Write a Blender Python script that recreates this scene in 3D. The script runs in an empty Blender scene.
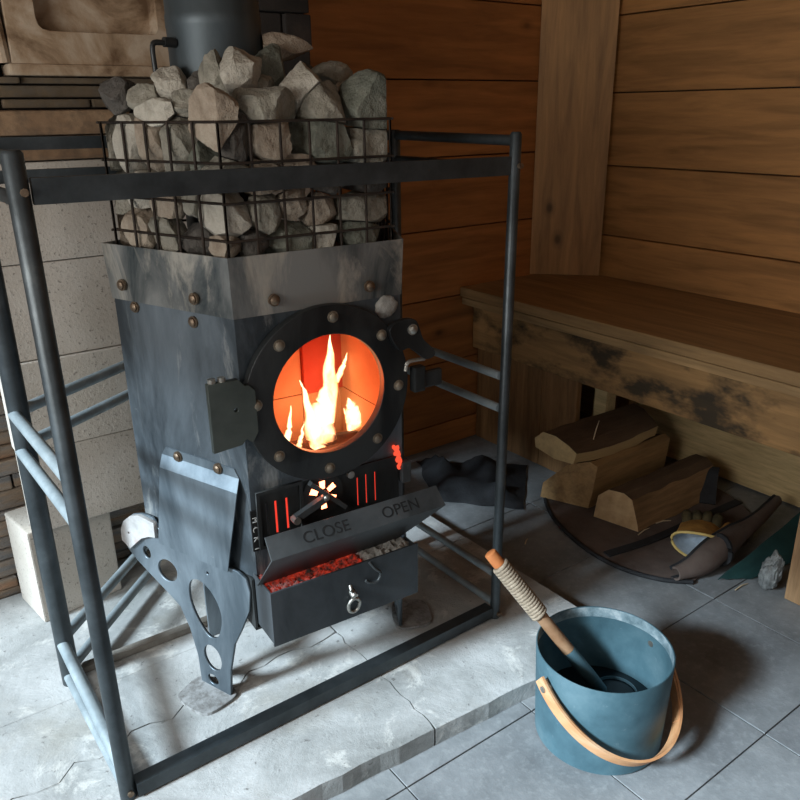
import bpy, bmesh, math, random
from mathutils import Vector, Matrix, noise as mnoise
C = bpy.context.scene.collection
SC = bpy.context.scene
R = math.radians

# ------------------------------------------------------------------ helpers
def V(*a): return Vector(a)

def link(name, me, m=None, parent=None):
    o = bpy.data.objects.new(name, me)
    C.objects.link(o)
    if m is not None and hasattr(me, 'materials'):
        ms = m if isinstance(m, (list, tuple)) else [m]
        for k in ms: me.materials.append(k)
    if parent is not None:
        o.parent = parent
        o.matrix_parent_inverse = Matrix.Identity(4)
    return o

def obj(name, bm, m, parent=None, smooth=None):
    me = bpy.data.meshes.new(name)
    bmesh.ops.recalc_face_normals(bm, faces=bm.faces)
    bm.to_mesh(me); bm.free()
    if smooth is not None:
        for p in me.polygons: p.use_smooth = True
        try: me.set_sharp_from_angle(angle=R(smooth))
        except Exception: pass
    return link(name, me, m, parent)

def tag(o, label, cat, group=None, kind=None):
    o['label'] = label; o['category'] = cat
    if group: o['group'] = group
    if kind: o['kind'] = kind
    return o

def struct(o, label=None):
    o['kind'] = 'structure'
    if label: o['label'] = label
    return o

def thing(name, label, cat, loc=(0, 0, 0), group=None):
    # part meshes are written in world coordinates, the Empty stands at the thing's base
    o = bpy.data.objects.new(name, None); C.objects.link(o)
    o.empty_display_size = .05
    o.location = loc
    tag(o, label, cat, group)
    return o

def part(name, bm, m, parent, smooth=None):
    # bm is in world coordinates; parent is an unrotated, unscaled object
    p = parent; off = Vector((0, 0, 0))
    while p is not None: off += p.location; p = p.parent
    bmesh.ops.translate(bm, verts=bm.verts, vec=-off)
    return obj(name, bm, m, parent, smooth)

def box(bm, p0, p1, bevel=0.0, M=None):
    x0, y0, z0 = p0; x1, y1, z1 = p1
    vs = [bm.verts.new(v) for v in ((x0,y0,z0),(x1,y0,z0),(x1,y1,z0),(x0,y1,z0),(x0,y0,z1),(x1,y0,z1),(x1,y1,z1),(x0,y1,z1))]
    fs = [bm.faces.new([vs[i] for i in f]) for f in ((0,3,2,1),(4,5,6,7),(0,1,5,4),(1,2,6,5),(2,3,7,6),(3,0,4,7))]
    out = list(vs)
    if bevel > 0:
        es = list({e for f in fs for e in f.edges})
        r = bmesh.ops.bevel(bm, geom=es, offset=bevel, segments=2, affect='EDGES', profile=.6)
        out = list({v for v in r['verts']} | {v for v in vs if v.is_valid})
    if M is not None:
        bmesh.ops.transform(bm, matrix=M, verts=out)
    return out

def frame_mat(d):
    d = Vector(d).normalized()
    up = Vector((0, 0, 1)) if abs(d.z) < .95 else Vector((0, 1, 0))
    x = up.cross(d).normalized(); y = d.cross(x)
    return Matrix((x, y, d)).transposed()

def tube(bm, pts, rad, seg=12, cap=True, flat=None, closed=False):
    # swept tube along pts; rad number or list; flat=(a,b) makes a rectangular bar of half sizes a,b (b vertical)
    pts = [Vector(p) for p in pts]; n = len(pts)
    rings = []
    for i, p in enumerate(pts):
        if closed: d = pts[(i+1) % n] - pts[i-1]
        elif i == 0: d = pts[1] - p
        elif i == n-1: d = p - pts[-2]
        else: d = (pts[i+1]-p).normalized() + (p-pts[i-1]).normalized()
        F = frame_mat(d)
        r = rad[i] if isinstance(rad, (list, tuple)) else rad
        if flat:
            a, b = flat
            offs = [(-a,-b),(a,-b),(a,b),(-a,b)]
        else:
            offs = [(r*math.cos(2*math.pi*k/seg), r*math.sin(2*math.pi*k/seg)) for k in range(seg)]
        rings.append([bm.verts.new(p + F @ Vector((x, y, 0))) for x, y in offs])
    m = len(rings[0])
    for i in range(n if closed else n-1):
        a, b = rings[i], rings[(i+1) % n]
        for k in range(m):
            bm.faces.new((a[k], a[(k+1) % m], b[(k+1) % m], b[k]))
    if cap and not closed:
        bm.faces.new(rings[0][::-1]); bm.faces.new(rings[-1])
    return [v for r_ in rings for v in r_]

def lathe(bm, prof, seg=48, center=(0,0,0), M=None, cap0=False, cap1=False):
    rings = []
    for r, z in prof:
        rings.append([bm.verts.new((r*math.cos(2*math.pi*k/seg), r*math.sin(2*math.pi*k/seg), z)) for k in range(seg)])
    for a, b in zip(rings, rings[1:]):
        for k in range(seg):
            bm.faces.new((a[k], a[(k+1) % seg], b[(k+1) % seg], b[k]))
    if cap0: bm.faces.new(rings[0][::-1])
    if cap1: bm.faces.new(rings[-1])
    vs = [v for r_ in rings for v in r_]
    if M is not None: bmesh.ops.transform(bm, matrix=M, verts=vs)
    bmesh.ops.translate(bm, verts=vs, vec=Vector(center))
    return vs

def plate2d(outer, holes, th, M, bevel=0.0):
    """flat plate with holes cut from a filled 2D curve; local x,y in the plate, extruded 0..th along local z"""
    cu = bpy.data.curves.new('tmp', 'CURVE'); cu.dimensions = '2D'; cu.fill_mode = 'BOTH'
    cu.extrude = th/2; cu.bevel_depth = bevel
    for poly in [outer] + list(holes):
        s = cu.splines.new('POLY'); s.points.add(len(poly)-1)
        for i, (x, y) in enumerate(poly): s.points[i].co = (x, y, 0, 1)
        s.use_cyclic_u = True
    o = bpy.data.objects.new('tmp', cu); C.objects.link(o)
    dg = bpy.context.evaluated_depsgraph_get(); dg.update()
    me = bpy.data.meshes.new_from_object(o.evaluated_get(dg))
    bpy.data.objects.remove(o); bpy.data.curves.remove(cu)
    bm = bmesh.new(); bm.from_mesh(me); bpy.data.meshes.remove(me)
    bmesh.ops.remove_doubles(bm, verts=bm.verts, dist=1e-6)
    bmesh.ops.translate(bm, verts=bm.verts, vec=(0, 0, th/2))
    bmesh.ops.transform(bm, matrix=M, verts=bm.verts)
    return bm

def text_bm(body, size, th, M, align='LEFT'):
    cu = bpy.data.curves.new('tmp', 'FONT'); cu.body = body; cu.size = size; cu.extrude = th/2; cu.align_x = align
    o = bpy.data.objects.new('tmp', cu); C.objects.link(o)
    dg = bpy.context.evaluated_depsgraph_get(); dg.update()
    me = bpy.data.meshes.new_from_object(o.evaluated_get(dg))
    bpy.data.objects.remove(o); bpy.data.curves.remove(cu)
    bm = bmesh.new(); bm.from_mesh(me); bpy.data.meshes.remove(me)
    bmesh.ops.transform(bm, matrix=M, verts=bm.verts)
    return bm

def circ(cx, cy, r, n=48, ry=None, rot=0):
    ry = ry or r; c, s = math.cos(rot), math.sin(rot); out = []
    for k in range(n):
        a = 2*math.pi*k/n; x, y = r*math.cos(a), ry*math.sin(a)
        out.append((cx + c*x - s*y, cy + s*x + c*y))
    return out

def smooth_poly(pts, n=6):
    out = []; m = len(pts)
    for i in range(m):
        p0, p1, p2, p3 = [Vector(pts[(i+k) % m]) for k in (-1, 0, 1, 2)]
        for k in range(n):
            t = k/n
            q = .5*((2*p1) + (-p0+p2)*t + (2*p0-5*p1+4*p2-p3)*t*t + (-p0+3*p1-3*p2+p3)*t**3)
            out.append(tuple(q))
    return out

def spline(pts, n=8):
    pts = [Vector(p) for p in pts]; out = []
    ext = [2*pts[0]-pts[1]] + pts + [2*pts[-1]-pts[-2]]
    for i in range(len(pts)-1):
        p0, p1, p2, p3 = ext[i:i+4]
        for k in range(n):
            t = k/n
            out.append(.5*((2*p1) + (-p0+p2)*t + (2*p0-5*p1+4*p2-p3)*t*t + (-p0+3*p1-3*p2+p3)*t**3))
    out.append(pts[-1]); return out

def merge(*bms):
    out = bmesh.new()
    for b in bms:
        me = bpy.data.meshes.new('tmp'); b.to_mesh(me); b.free(); out.from_mesh(me); bpy.data.meshes.remove(me)
    return out

# ------------------------------------------------------------------ materials
class NT:
    def __init__(s, name):
        s.m = bpy.data.materials.new(name); s.m.use_nodes = True
        s.t = s.m.node_tree; s.b = s.t.nodes['Principled BSDF']; s.out = s.t.nodes['Material Output']
    def n(s, typ, **k):
        o = s.t.nodes.new(typ)
        for a, v in k.items():
            if a in o.inputs: o.inputs[a].default_value = v
            else: setattr(o, a, v)
        return o
    def l(s, a, b): s.t.links.new(a, b)
    def coords(s, scale=(1,1,1), kind='Object'):
        tc = s.n('ShaderNodeTexCoord'); mp = s.n('ShaderNodeMapping'); mp.inputs['Scale'].default_value = scale
        s.l(tc.outputs[kind], mp.inputs['Vector']); return mp.outputs['Vector']
    def noise(s, vec, scale, detail=6, rough=.6, dist=0.0):
        o = s.n('ShaderNodeTexNoise'); o.inputs['Scale'].default_value = scale; o.inputs['Detail'].default_value = detail
        o.inputs['Roughness'].default_value = rough; o.inputs['Distortion'].default_value = dist
        s.l(vec, o.inputs['Vector']); return o.outputs['Fac']
    def ramp(s, fac, stops, interp='LINEAR'):
        o = s.n('ShaderNodeValToRGB'); cr = o.color_ramp; cr.interpolation = interp
        while len(cr.elements) < len(stops): cr.elements.new(.5)
        for e, (p, c) in zip(cr.elements, stops):
            e.position = p; e.color = c if len(c) == 4 else (*c, 1)
        s.l(fac, o.inputs['Fac']); return o.outputs['Color']
    def mix(s, fac, a, b, mode='MIX'):
        o = s.n('ShaderNodeMix', data_type='RGBA', blend_type=mode)
        for sock, v in ((o.inputs[0], fac), (o.inputs[6], a), (o.inputs[7], b)):
            if isinstance(v, (int, float)): sock.default_value = v
            elif isinstance(v, (tuple, list)): sock.default_value = v if len(v) == 4 else (*v, 1)
            else: s.l(v, sock)
        return o.outputs[2]
    def bump(s, h, strength=.3, dist=.01, prev=None):
        o = s.n('ShaderNodeBump'); o.inputs['Strength'].default_value = strength; o.inputs['Distance'].default_value = dist
        s.l(h, o.inputs['Height'])
        if prev is not None: s.l(prev, o.inputs['Normal'])
        s.l(o.outputs['Normal'], s.b.inputs['Normal']); return o.outputs['Normal']
    def set(s, **k):
        for a, v in k.items():
            a = a.replace('_', ' ')
            if isinstance(v, (int, float)): s.b.inputs[a].default_value = v
            elif isinstance(v, (tuple, list)): s.b.inputs[a].default_value = v if len(v) == 4 else (*v, 1)
            else: s.l(v, s.b.inputs[a])
        return s

def g3(c, f): return tuple(min(1, x*f) for x in c)

def m_wood(name, base, axis=0, var=.35, grain=1.0, rough=.62, knots=True, stains=False):
    s = NT(name)
    sc = [14, 14, 14]; sc[axis] = 1.3
    geo = s.n('ShaderNodeNewGeometry')
    tc = s.n('ShaderNodeTexCoord')
    # every board gets its own piece of grain
    ad = s.n('ShaderNodeVectorMath', operation='MULTIPLY_ADD')
    cmb = s.n('ShaderNodeCombineXYZ')
    for i in range(3): s.l(geo.outputs['Random Per Island'], cmb.inputs[i])
    s.l(cmb.outputs[0], ad.inputs[0]); ad.inputs[1].default_value = (7.3, 5.1, 9.7); s.l(tc.outputs['Object'], ad.inputs[2])
    mp = s.n('ShaderNodeMapping'); mp.inputs['Scale'].default_value = sc; s.l(ad.outputs[0], mp.inputs['Vector'])
    v = mp.outputs['Vector']
    g1 = s.noise(v, 2.2, 5, .55, .6); g2 = s.noise(v, 9, 6, .7, .3)
    c1 = s.ramp(g1, [(.3, g3(base, 1-var)), (.52, base), (.72, g3(base, 1+var*.7))])
    c2 = s.ramp(g2, [(.35, (.55, .5, .45)), (.6, (1, 1, 1))])
    c = s.mix(.55*grain, c1, c2, 'MULTIPLY')
    r = s.ramp(geo.outputs['Random Per Island'], [(0, (.72, .7, .68)), (1, (1.0, 1.0, 1.0))])
    c = s.mix(.8, c, r, 'MULTIPLY')
    if knots:
        mk = s.n('ShaderNodeMapping'); k = [5.5, 5.5, 5.5]; k[axis] = 3.4; mk.inputs['Scale'].default_value = k
        s.l(ad.outputs[0], mk.inputs['Vector'])
        vo = s.n('ShaderNodeTexVoronoi'); vo.inputs['Scale'].default_value = 1.0; vo.inputs['Randomness'].default_value = 1
        s.l(mk.outputs['Vector'], vo.inputs['Vector'])
        kf = s.ramp(vo.outputs['Distance'], [(.035, (1, 1, 1)), (.075, (.35, .35, .35)), (.14, (0, 0, 0))])
        c = s.mix(kf, c, g3(base, .25))
    if stains:
        st = s.noise(s.coords((2.2, 2.2, 4.0)), 2.1, 5, .62)
        c = s.mix(s.ramp(st, [(.47, (0, 0, 0)), (.60, (.9, .9, .9))]), c, (.016, .016, .011))
    s.set(Base_Color=c, Roughness=rough); s.bump(g2, .18, .004)
    return s.m

def m_noise(name, stops, scale=8, rough=.8, metallic=0.0, bump=.3, bdist=.004, detail=8, stretch=(1,1,1), fine=None, spec=None, dist=0.0):
    s = NT(name); v = s.coords(stretch)
    f = s.noise(v, scale, detail, .62, dist)
    c = s.ramp(f, stops)
    h = s.noise(v, scale*6, 6, .65)
    if fine:
        c = s.mix(s.ramp(h, [(.42, (0, 0, 0)), (.66, (.8, .8, .8))]), c, fine)
    s.set(Base_Color=c, Roughness=rough, Metallic=metallic)
    if spec is not None: s.b.inputs['Specular IOR Level'].default_value = spec
    if bump: s.bump(h, bump, bdist)
    return s.m

def m_emit(name, col, strength):
    s = NT(name); s.set(Base_Color=(0, 0, 0), Emission_Color=col, Emission_Strength=strength, Roughness=.9); return s.m
LWIN, LFILL, LFIRE, LSUN, EXPO = 16.5, 2.8, .9, 8.8, 0.0
STONES = [
    ('l', 0.424, 1.326, 1.122, 0.058, 0.047, 0.049, 3, 'dark brown stone at the far left rear end of the heap'),
    ('l', 0.457, 1.293, 1.121, 0.074, 0.036, 0.052, 0, 'grey stone at the left end of the heap above the flat pale one'),
    ('l', 0.488, 1.268, 1.136, 0.061, 0.049, 0.051, 1, 'pale lumpy stone at the foot of the bent damper rod'),
    ('l', 0.447, 1.234, 1.101, 0.071, 0.032, 0.048, 1, "flat pale stone lying on the top wire of the basket's left side"),
    ('l', 0.486, 1.214, 1.109, 0.056, 0.038, 0.044, 0, 'small grey stone between the flat pale stone and the big tan block'),
    ('f', 0.487, 1.12, 1.090, 0.066, 0.074, 0.066, 2, 'big tan block of stone rising at the front left corner of the basket'),
    ('f', 0.558, 1.175, 1.157, 0.064, 0.07, 0.062, 1, 'pale grey rounded stone at the peak of the heap, in front of the pipe'),
    ('f', 0.532, 1.196, 1.146, 0.04, 0.067, 0.049, 0, 'narrow grey stone leaning behind the left of the pale peak stone'),
    ('f', 0.573, 1.133, 1.106, 0.097, 0.06, 0.073, 0, 'long smooth grey wedge lying across the front middle of the heap'),
    ('f', 0.593, 1.182, 1.132, 0.047, 0.033, 0.037, 0, 'small grey stone just below the pale peak stone, above the long wedge'),
    ('f', 0.632, 1.21, 1.162, 0.042, 0.061, 0.047, 4, 'upright greenish stone right of the pale peak stone'),
    ('f', 0.674, 1.257, 1.196, 0.09, 0.038, 0.06, 2, 'long flat tan stone topmost at the back of the heap'),
    ('f', 0.654, 1.148, 1.131, 0.069, 0.073, 0.066, 1, 'pale pitted stone at the top right of the heap'),
    ('f', 0.674, 1.126, 1.103, 0.073, 0.07, 0.066, 0, 'grey brown stone under the pale pitted stone at the top right'),
    ('f', 0.746, 1.222, 1.157, 0.064, 0.039, 0.048, 0, 'grey stone at the back of the heap, right of the long flat tan one'),
    ('f', 0.749, 1.111, 1.105, 0.078, 0.085, 0.075, 4, 'large grey green boulder at the right end of the heap'),
    ('f', 0.764, 1.18, 1.132, 0.047, 0.025, 0.034, 1, 'thin pale slab behind the grey green boulder at the right end'),
    ('f', 0.523, 1.247, 1.136, 0.041, 0.043, 0.039, 3, 'dark stone resting against the foot of the chimney pipe'),
    ('f', 0.638, 1.299, 1.194, 0.04, 0.039, 0.037, 3, 'dark sooty stone behind the peak of the heap beside the pipe'),
    ('f', 0.722, 1.263, 1.150, 0.052, 0.043, 0.044, 3, 'shadowed stone under the right end of the long flat tan one'),
    ('l', 0.421, 1.372, 1.051, 0.056, 0.098, 0.071, 0, 0),
    ('l', 0.442, 1.313, 1.06, 0.055, 0.098, 0.07, 1, 0),
    ('l', 0.458, 1.265, 1.06, 0.049, 0.093, 0.065, 2, 0),
    ('l', 0.477, 1.216, 1.058, 0.056, 0.094, 0.069, 0, 0),
    ('l', 0.485, 1.169, 1.025, 0.036, 0.064, 0.046, 4, 0),
    ('l', 0.42, 1.361, 0.976, 0.061, 0.071, 0.061, 0, 1),
    ('l', 0.442, 1.298, 0.982, 0.059, 0.062, 0.056, 1, 1),
    ('l', 0.464, 1.244, 0.975, 0.062, 0.074, 0.063, 2, 1),
    ('l', 0.481, 1.188, 0.987, 0.052, 0.065, 0.054, 0, 1),
    ('l', 0.413, 1.374, 0.921, 0.058, 0.061, 0.055, 2, 2),
    ('l', 0.435, 1.315, 0.923, 0.061, 0.06, 0.056, 2, 2),
    ('l', 0.457, 1.257, 0.914, 0.068, 0.058, 0.059, 0, 2),
    ('l', 0.478, 1.193, 0.91, 0.07, 0.043, 0.053, 3, 2),
    ('f', 0.521, 1.125, 1.064, 0.045, 0.069, 0.052, 3, 3),
    ('f', 0.576, 1.127, 1.056, 0.067, 0.074, 0.065, 2, 3),
    ('f', 0.667, 1.126, 1.053, 0.086, 0.084, 0.079, 4, 3),
    ('f', 0.746, 1.115, 1.045, 0.076, 0.069, 0.067, 0, 3),
    ('f', 0.501, 1.128, 1.01, 0.066, 0.053, 0.055, 0, 4),
    ('f', 0.558, 1.121, 1.002, 0.055, 0.052, 0.05, 2, 4),
    ('f', 0.61, 1.118, 1.017, 0.062, 0.046, 0.05, 2, 4),
    ('f', 0.665, 1.113, 0.996, 0.058, 0.044, 0.047, 3, 4),
    ('f', 0.736, 1.112, 0.995, 0.076, 0.045, 0.057, 3, 4),
    ('f', 0.498, 1.134, 0.954, 0.076, 0.074, 0.07, 1, 5),
    ('f', 0.559, 1.123, 0.953, 0.053, 0.066, 0.055, 0, 5),
    ('f', 0.603, 1.117, 0.963, 0.054, 0.046, 0.047, 2, 5),
    ('f', 0.651, 1.115, 0.953, 0.055, 0.054, 0.051, 2, 5),
    ('f', 0.73, 1.117, 0.948, 0.087, 0.06, 0.069, 0, 5),
    ('f', 0.489, 1.121, 0.908, 0.043, 0.035, 0.036, 2, 6),
    ('f', 0.53, 1.119, 0.909, 0.044, 0.039, 0.038, 3, 6),
    ('f', 0.594, 1.123, 0.91, 0.077, 0.051, 0.059, 4, 6),
    ('f', 0.654, 1.112, 0.908, 0.049, 0.045, 0.044, 1, 6),
    ('f', 0.723, 1.112, 0.906, 0.074, 0.042, 0.054, 4, 6),
]

# ------------------------------------------------------------------ palette
M_wallwood = m_wood('cedar_boards', (.46, .18, .048), 0, grain=.45)
M_wallwood_y = m_wood('pine_boards', (.56, .275, .09), 1, grain=.45)
M_post = m_wood('post_pine', (.58, .32, .125), 2, grain=.45)
M_bench = m_wood('bench_pine', (.40, .245, .105), 1, knots=False, grain=.6)
M_apron = m_wood('bench_apron_pine', (.46, .265, .105), 1, knots=False, stains=True, grain=.6)
M_pale = m_wood('pale_pine', (.70, .53, .27), 1, knots=False, var=.2)
M_legwood = m_wood('bench_leg_pine', (.50, .31, .16), 2, knots=False)
M_ceil = m_wood('ceiling_boards', (.30, .17, .08), 0, knots=False)

def m_tiles():
    s = NT('slate_tiles'); v = s.coords()
    f = s.noise(v, 5, 8, .65); f2 = s.noise(v, 60, 4, .7); f3 = s.noise(v, 2.0, 4, .6)
    geo = s.n('ShaderNodeNewGeometry')
    c = s.ramp(f, [(.3, (.15, .160, .165)), (.52, (.245, .260, .265)), (.72, (.345, .36, .365))])
    r = s.ramp(geo.outputs['Random Per Island'], [(0, (.8, .8, .82)), (1, (1, 1, 1))])
    c = s.mix(1.0, c, r, 'MULTIPLY')
    c = s.mix(s.ramp(f2, [(.50, (0, 0, 0)), (.80, (.35, .35, .35))]), c, (.46, .48, .48))
    c = s.mix(s.ramp(f3, [(.58, (0, 0, 0)), (.72, (.45, .45, .45))]), c, (.15, .15, .15))
    s.set(Base_Color=c, Roughness=.62); s.bump(f2, .35, .003, s.bump(f, .3, .006)); return s.m
M_tile = m_tiles()
M_grout = m_noise('grout', [(.3, (.07, .07, .068)), (.7, (.17, .17, .165))], 12, .95)

def m_hearth():
    s = NT('hearth_concrete'); v = s.coords()
    f = s.noise(v, 4, 10, .68, .4); f2 = s.noise(v, 55, 5, .7); f3 = s.noise(v, 9, 8, .75, .5); f4 = s.noise(v, 2.2, 5, .6)
    c = s.ramp(f, [(.30, (.20, .205, .195)), (.5, (.40, .405, .395)), (.70, (.58, .58, .57))])
    c = s.mix(s.ramp(f3, [(.54, (0, 0, 0)), (.62, (.7, .7, .7))]), c, (.66, .65, .61))
    c = s.mix(s.ramp(f4, [(.54, (0, 0, 0)), (.68, (.6, .6, .6))]), c, (.27, .235, .17))
    c = s.mix(s.ramp(f2, [(.62, (0, 0, 0)), (.70, (.7, .7, .7))]), c, (.10, .095, .09))
    s.set(Base_Color=c, Roughness=.85); s.bump(f2, .4, .003, s.bump(f3, .4, .008)); return s.m
M_hearth = m_hearth()

def m_aac():
    s = NT('aerated_concrete'); v = s.coords()
    f = s.noise(v, 3.5, 6, .6); f2 = s.noise(v, 150, 3, .6)
    vo = s.n('ShaderNodeTexVoronoi'); vo.inputs['Scale'].default_value = 130; s.l(v, vo.inputs['Vector'])
    c = s.ramp(f, [(.3, (.40, .35, .29)), (.55, (.52, .47, .41)), (.75, (.60, .56, .50))])
    c = s.mix(s.ramp(f2, [(.60, (0, 0, 0)), (.70, (.75, .75, .75))]), c, (.16, .14, .12))
    s.set(Base_Color=c, Roughness=.95); s.bump(f2, .5, .003); return s.m
M_aac = m_aac()
M_brownbrick = m_noise('brown_firebrick', [(.3, (.13, .07, .035)), (.5, (.24, .145, .08)), (.7, (.36, .24, .14))], 7, .9, bump=.5, fine=(.12, .08, .05))
M_relief = m_noise('weathered_sandstone', [(.36, (.14, .08, .04)), (.47, (.34, .235, .145)), (.56, (.46, .36, .26)), (.7, (.54, .44, .33))], 8, .9, bump=.4, dist=.5)
M_course = m_noise('dark_brown_stone', [(.3, (.05, .036, .022)), (.5, (.12, .085, .05)), (.7, (.20, .14, .085))], 9, .95, bump=.5, fine=(.10, .08, .06))
M_soot = m_noise('sooty_brick', [(.3, (.012, .010, .008)), (.55, (.03, .024, .02)), (.75, (.07, .05, .04))], 9, .95, bump=.5)
M_slate = m_noise('stacked_slate', [(.28, (.09, .09, .09)), (.42, (.20, .19, .18)), (.55, (.27, .20, .14)), (.72, (.34, .18, .10))], 5, .8, bump=.7, bdist=.008, stretch=(1, 1, 5))

# steel of the guard frame: dark worn paint
def m_frame():
    s = NT('guard_steel'); v = s.coords()
    f = s.noise(v, 12, 8, .65); f2 = s.noise(v, 70, 5, .7)
    c = s.ramp(f, [(.35, (.038, .046, .050)), (.6, (.072, .085, .092)), (.8, (.14, .16, .165))])
    c = s.mix(s.ramp(f2, [(.68, (0, 0, 0)), (.76, (.7, .7, .7))]), c, (.16, .08, .04))
    s.set(Base_Color=c, Roughness=.42, Metallic=.55); s.bump(f2, .15, .002); return s.m
M_frame = m_frame()
M_dust = m_noise('dusty_flat_bar', [(.3, (.13, .115, .095)), (.7, (.27, .25, .22))], 14, .85, .1, bump=.3)
M_galv = m_noise('dusty_galvanised_tube', [(.3, (.21, .25, .27)), (.5, (.28, .33, .35)), (.7, (.36, .41, .43))], 22, .5, .3, bump=.2)
M_bolt = m_noise('bronze_bolt', [(.3, (.10, .07, .05)), (.7, (.30, .22, .15))], 60, .45, .8, bump=.2)
M_nut = m_noise('heat_tanned_bolt', [(.3, (.16, .13, .10)), (.7, (.34, .29, .22))], 60, .5, .7, bump=.2)
M_zinc = m_noise('zinc_bolt', [(.3, (.30, .29, .26)), (.7, (.55, .53, .48))], 60, .4, .85, bump=.2)

def m_steel(name, a, b, scale=6, rough=.45, metal=.75, ash=None, ashlo=.58, scratch=True, stretch=(1,1,.35)):
    s = NT(name); v = s.coords(stretch)
    f = s.noise(v, scale, 9, .66, .6); f2 = s.noise(s.coords((1, 1, 1)), 45, 6, .7); f3 = s.noise(s.coords((1, 1, .25)), 11, 8, .7, .8)
    c = s.ramp(f, [(.38, a), (.61, b)])
    if ash: c = s.mix(s.ramp(f3, [(ashlo, (0, 0, 0)), (ashlo+.12, (.8, .8, .8))]), c, ash)
    if scratch: c = s.mix(s.ramp(f2, [(.66, (0, 0, 0)), (.78, (.55, .55, .55))]), c, (.34, .35, .34))
    rr = s.ramp(f, [(.3, (rough-.08,)*3), (.7, (rough+.12,)*3)])
    s.set(Base_Color=c, Metallic=metal, Roughness=rr); s.bump(f2, .12, .002); return s.m
M_body = m_steel('stove_steel', (.040, .050, .058), (.165, .195, .220), scale=5, metal=.35, ash=(.36, .37, .36), ashlo=.57, rough=.42)
M_rim = m_steel('scorched_rim_steel', (.045, .06, .066), (.29, .29, .275), 7, .42, .55, ash=(.52, .48, .41), ashlo=.50)
M_leg = m_steel('stove_leg_steel', (.09, .115, .135), (.21, .25, .28), 7, .45, .6, ash=(.55, .54, .50), ashlo=.64)
M_dark = m_steel('dark_steel', (.018, .020, .021), (.045, .048, .048), 9, .42, .5, scratch=False)
M_flap = m_steel('flap_steel', (.045, .05, .052), (.085, .092, .095), 9, .5, .45, ash=(.2, .2, .19), ashlo=.68)
M_drawer = m_steel('drawer_steel', (.035, .04, .044), (.07, .078, .085), 9, .5, .45, scratch=False)
M_black = NT('black_print').set(Base_Color=(.004, .004, .004), Roughness=.8).m
M_white = NT('white_print').set(Base_Color=(.6, .6, .58), Roughness=.7).m
M_wire = m_noise('rusty_wire', [(.3, (.016, .013, .011)), (.7, (.055, .037, .026))], 30, .7, .5, bump=.2)
M_pipe = m_steel('flue_steel', (.06, .075, .082), (.10, .118, .128), 5, .5, .5, scratch=False)
M_ash = m_noise('ash', [(.3, (.20, .19, .17)), (.7, (.42, .41, .38))], 40, .95, bump=.6)

# ------------------------------------------------------------------ room shell
XR, YB, XL, YF, ZC = 2.15, 1.92, -.85, -1.10, 2.15
bm = bmesh.new()
rnd = random.Random(3)
T = .304; g = .0013
ix = range(-9, 4); iy = range(-6, 5)
box(bm, (XL-.1, YF-.1, -.06), (XR+.1, YB+.1, -.006))
grout = bm
bt = bmesh.new()
for i in ix:
    for j in iy:
        x0 = 1.212+i*T; y0 = .523+j*T
        x1 = min(x0+T, XR+.05); y1 = min(y0+T, YB+.05); x0 = max(x0, XL); y0 = max(y0, YF)
        if x1-x0 < .02 or y1-y0 < .02: continue
        dz = rnd.uniform(-.0012, .0)
        box(bt, (x0+g, y0+g, -.02), (x1-g, y1-g, dz), .0010)
fl = struct(obj('floor', bt, M_tile))
struct(part('grout', grout, M_grout, fl))

# hearth: a thin cracked concrete slab in three pours
bm = bmesh.new()
def slab(poly, z0, z1, b=.0012):
    bm2 = bmesh.new()
    lo = [bm2.verts.new((x, y, z0)) for x, y in poly]; hi = [bm2.verts.new((x, y, z1)) for x, y in poly]
    bm2.faces.new(lo[::-1]); top = bm2.faces.new(hi); n = len(poly)
    for k in range(n): bm2.faces.new((lo[k], lo[(k+1) % n], hi[(k+1) % n], hi[k]))
    bmesh.ops.bevel(bm2, geom=list(top.edges), offset=b, segments=2, affect='EDGES')
    return bm2
def wav(a, b, n, amp, seed):
    r = random.Random(seed); a = Vector(a); b = Vector(b); d = b-a; nn = Vector((-d.y, d.x)).normalized()
    return [tuple(a+d*(k/n)+nn*(r.uniform(-amp, amp) if 0 < k < n else 0)) for k in range(n+1)]
g2 = .0013
crack = wav((-.82, 1.10), (.705, 1.22), 44, .018, 5)
joint = wav((-.82, 1.362), (1.19, 1.352), 10, .002, 6)
c1 = wav((.702, .868), (.705, 1.22), 16, .007, 7)
def fy(x): return .888-.0715*(x-.468)
p_front_l = [(x, y-.0) for x, y in wav((-.82, fy(-.82)), (.700, fy(.70)), 40, .0022, 9)][:-1] + [(.700, fy(.70))] + [(x-g2, y) for x, y in c1[1:-1]] + [(x, y-g2) for x, y in crack[::-1]]
p_front_r = [(.704, fy(.704))] + wav((.704, fy(.704)), (1.19, fy(1.19)), 16, .0022, 10)[1:] + [ (1.192, 1.352-g2)] + [(.709, 1.354-g2), (.709, 1.22)] + [(x+g2, y) for x, y in c1[::-1][1:-1]]
p_mid = [(x, y+g2) for x, y in crack] + [(.705, 1.354-g2)] + [(x, y-g2) for x, y in joint[::-1] if x < .70]
p_back = [(x, y+g2) for x, y in joint] + [(1.19, 1.80), (-.82, 1.80)]
h = merge(*[slab(p, -.004, .04+dz) for p, dz in ((p_front_l, 0), (p_front_r, -.0008), (p_mid, .0005), (p_back, -.001))])
struct(obj('hearth_slab', h, M_hearth), 'raised pale concrete hearth slab under the stove')

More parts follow.
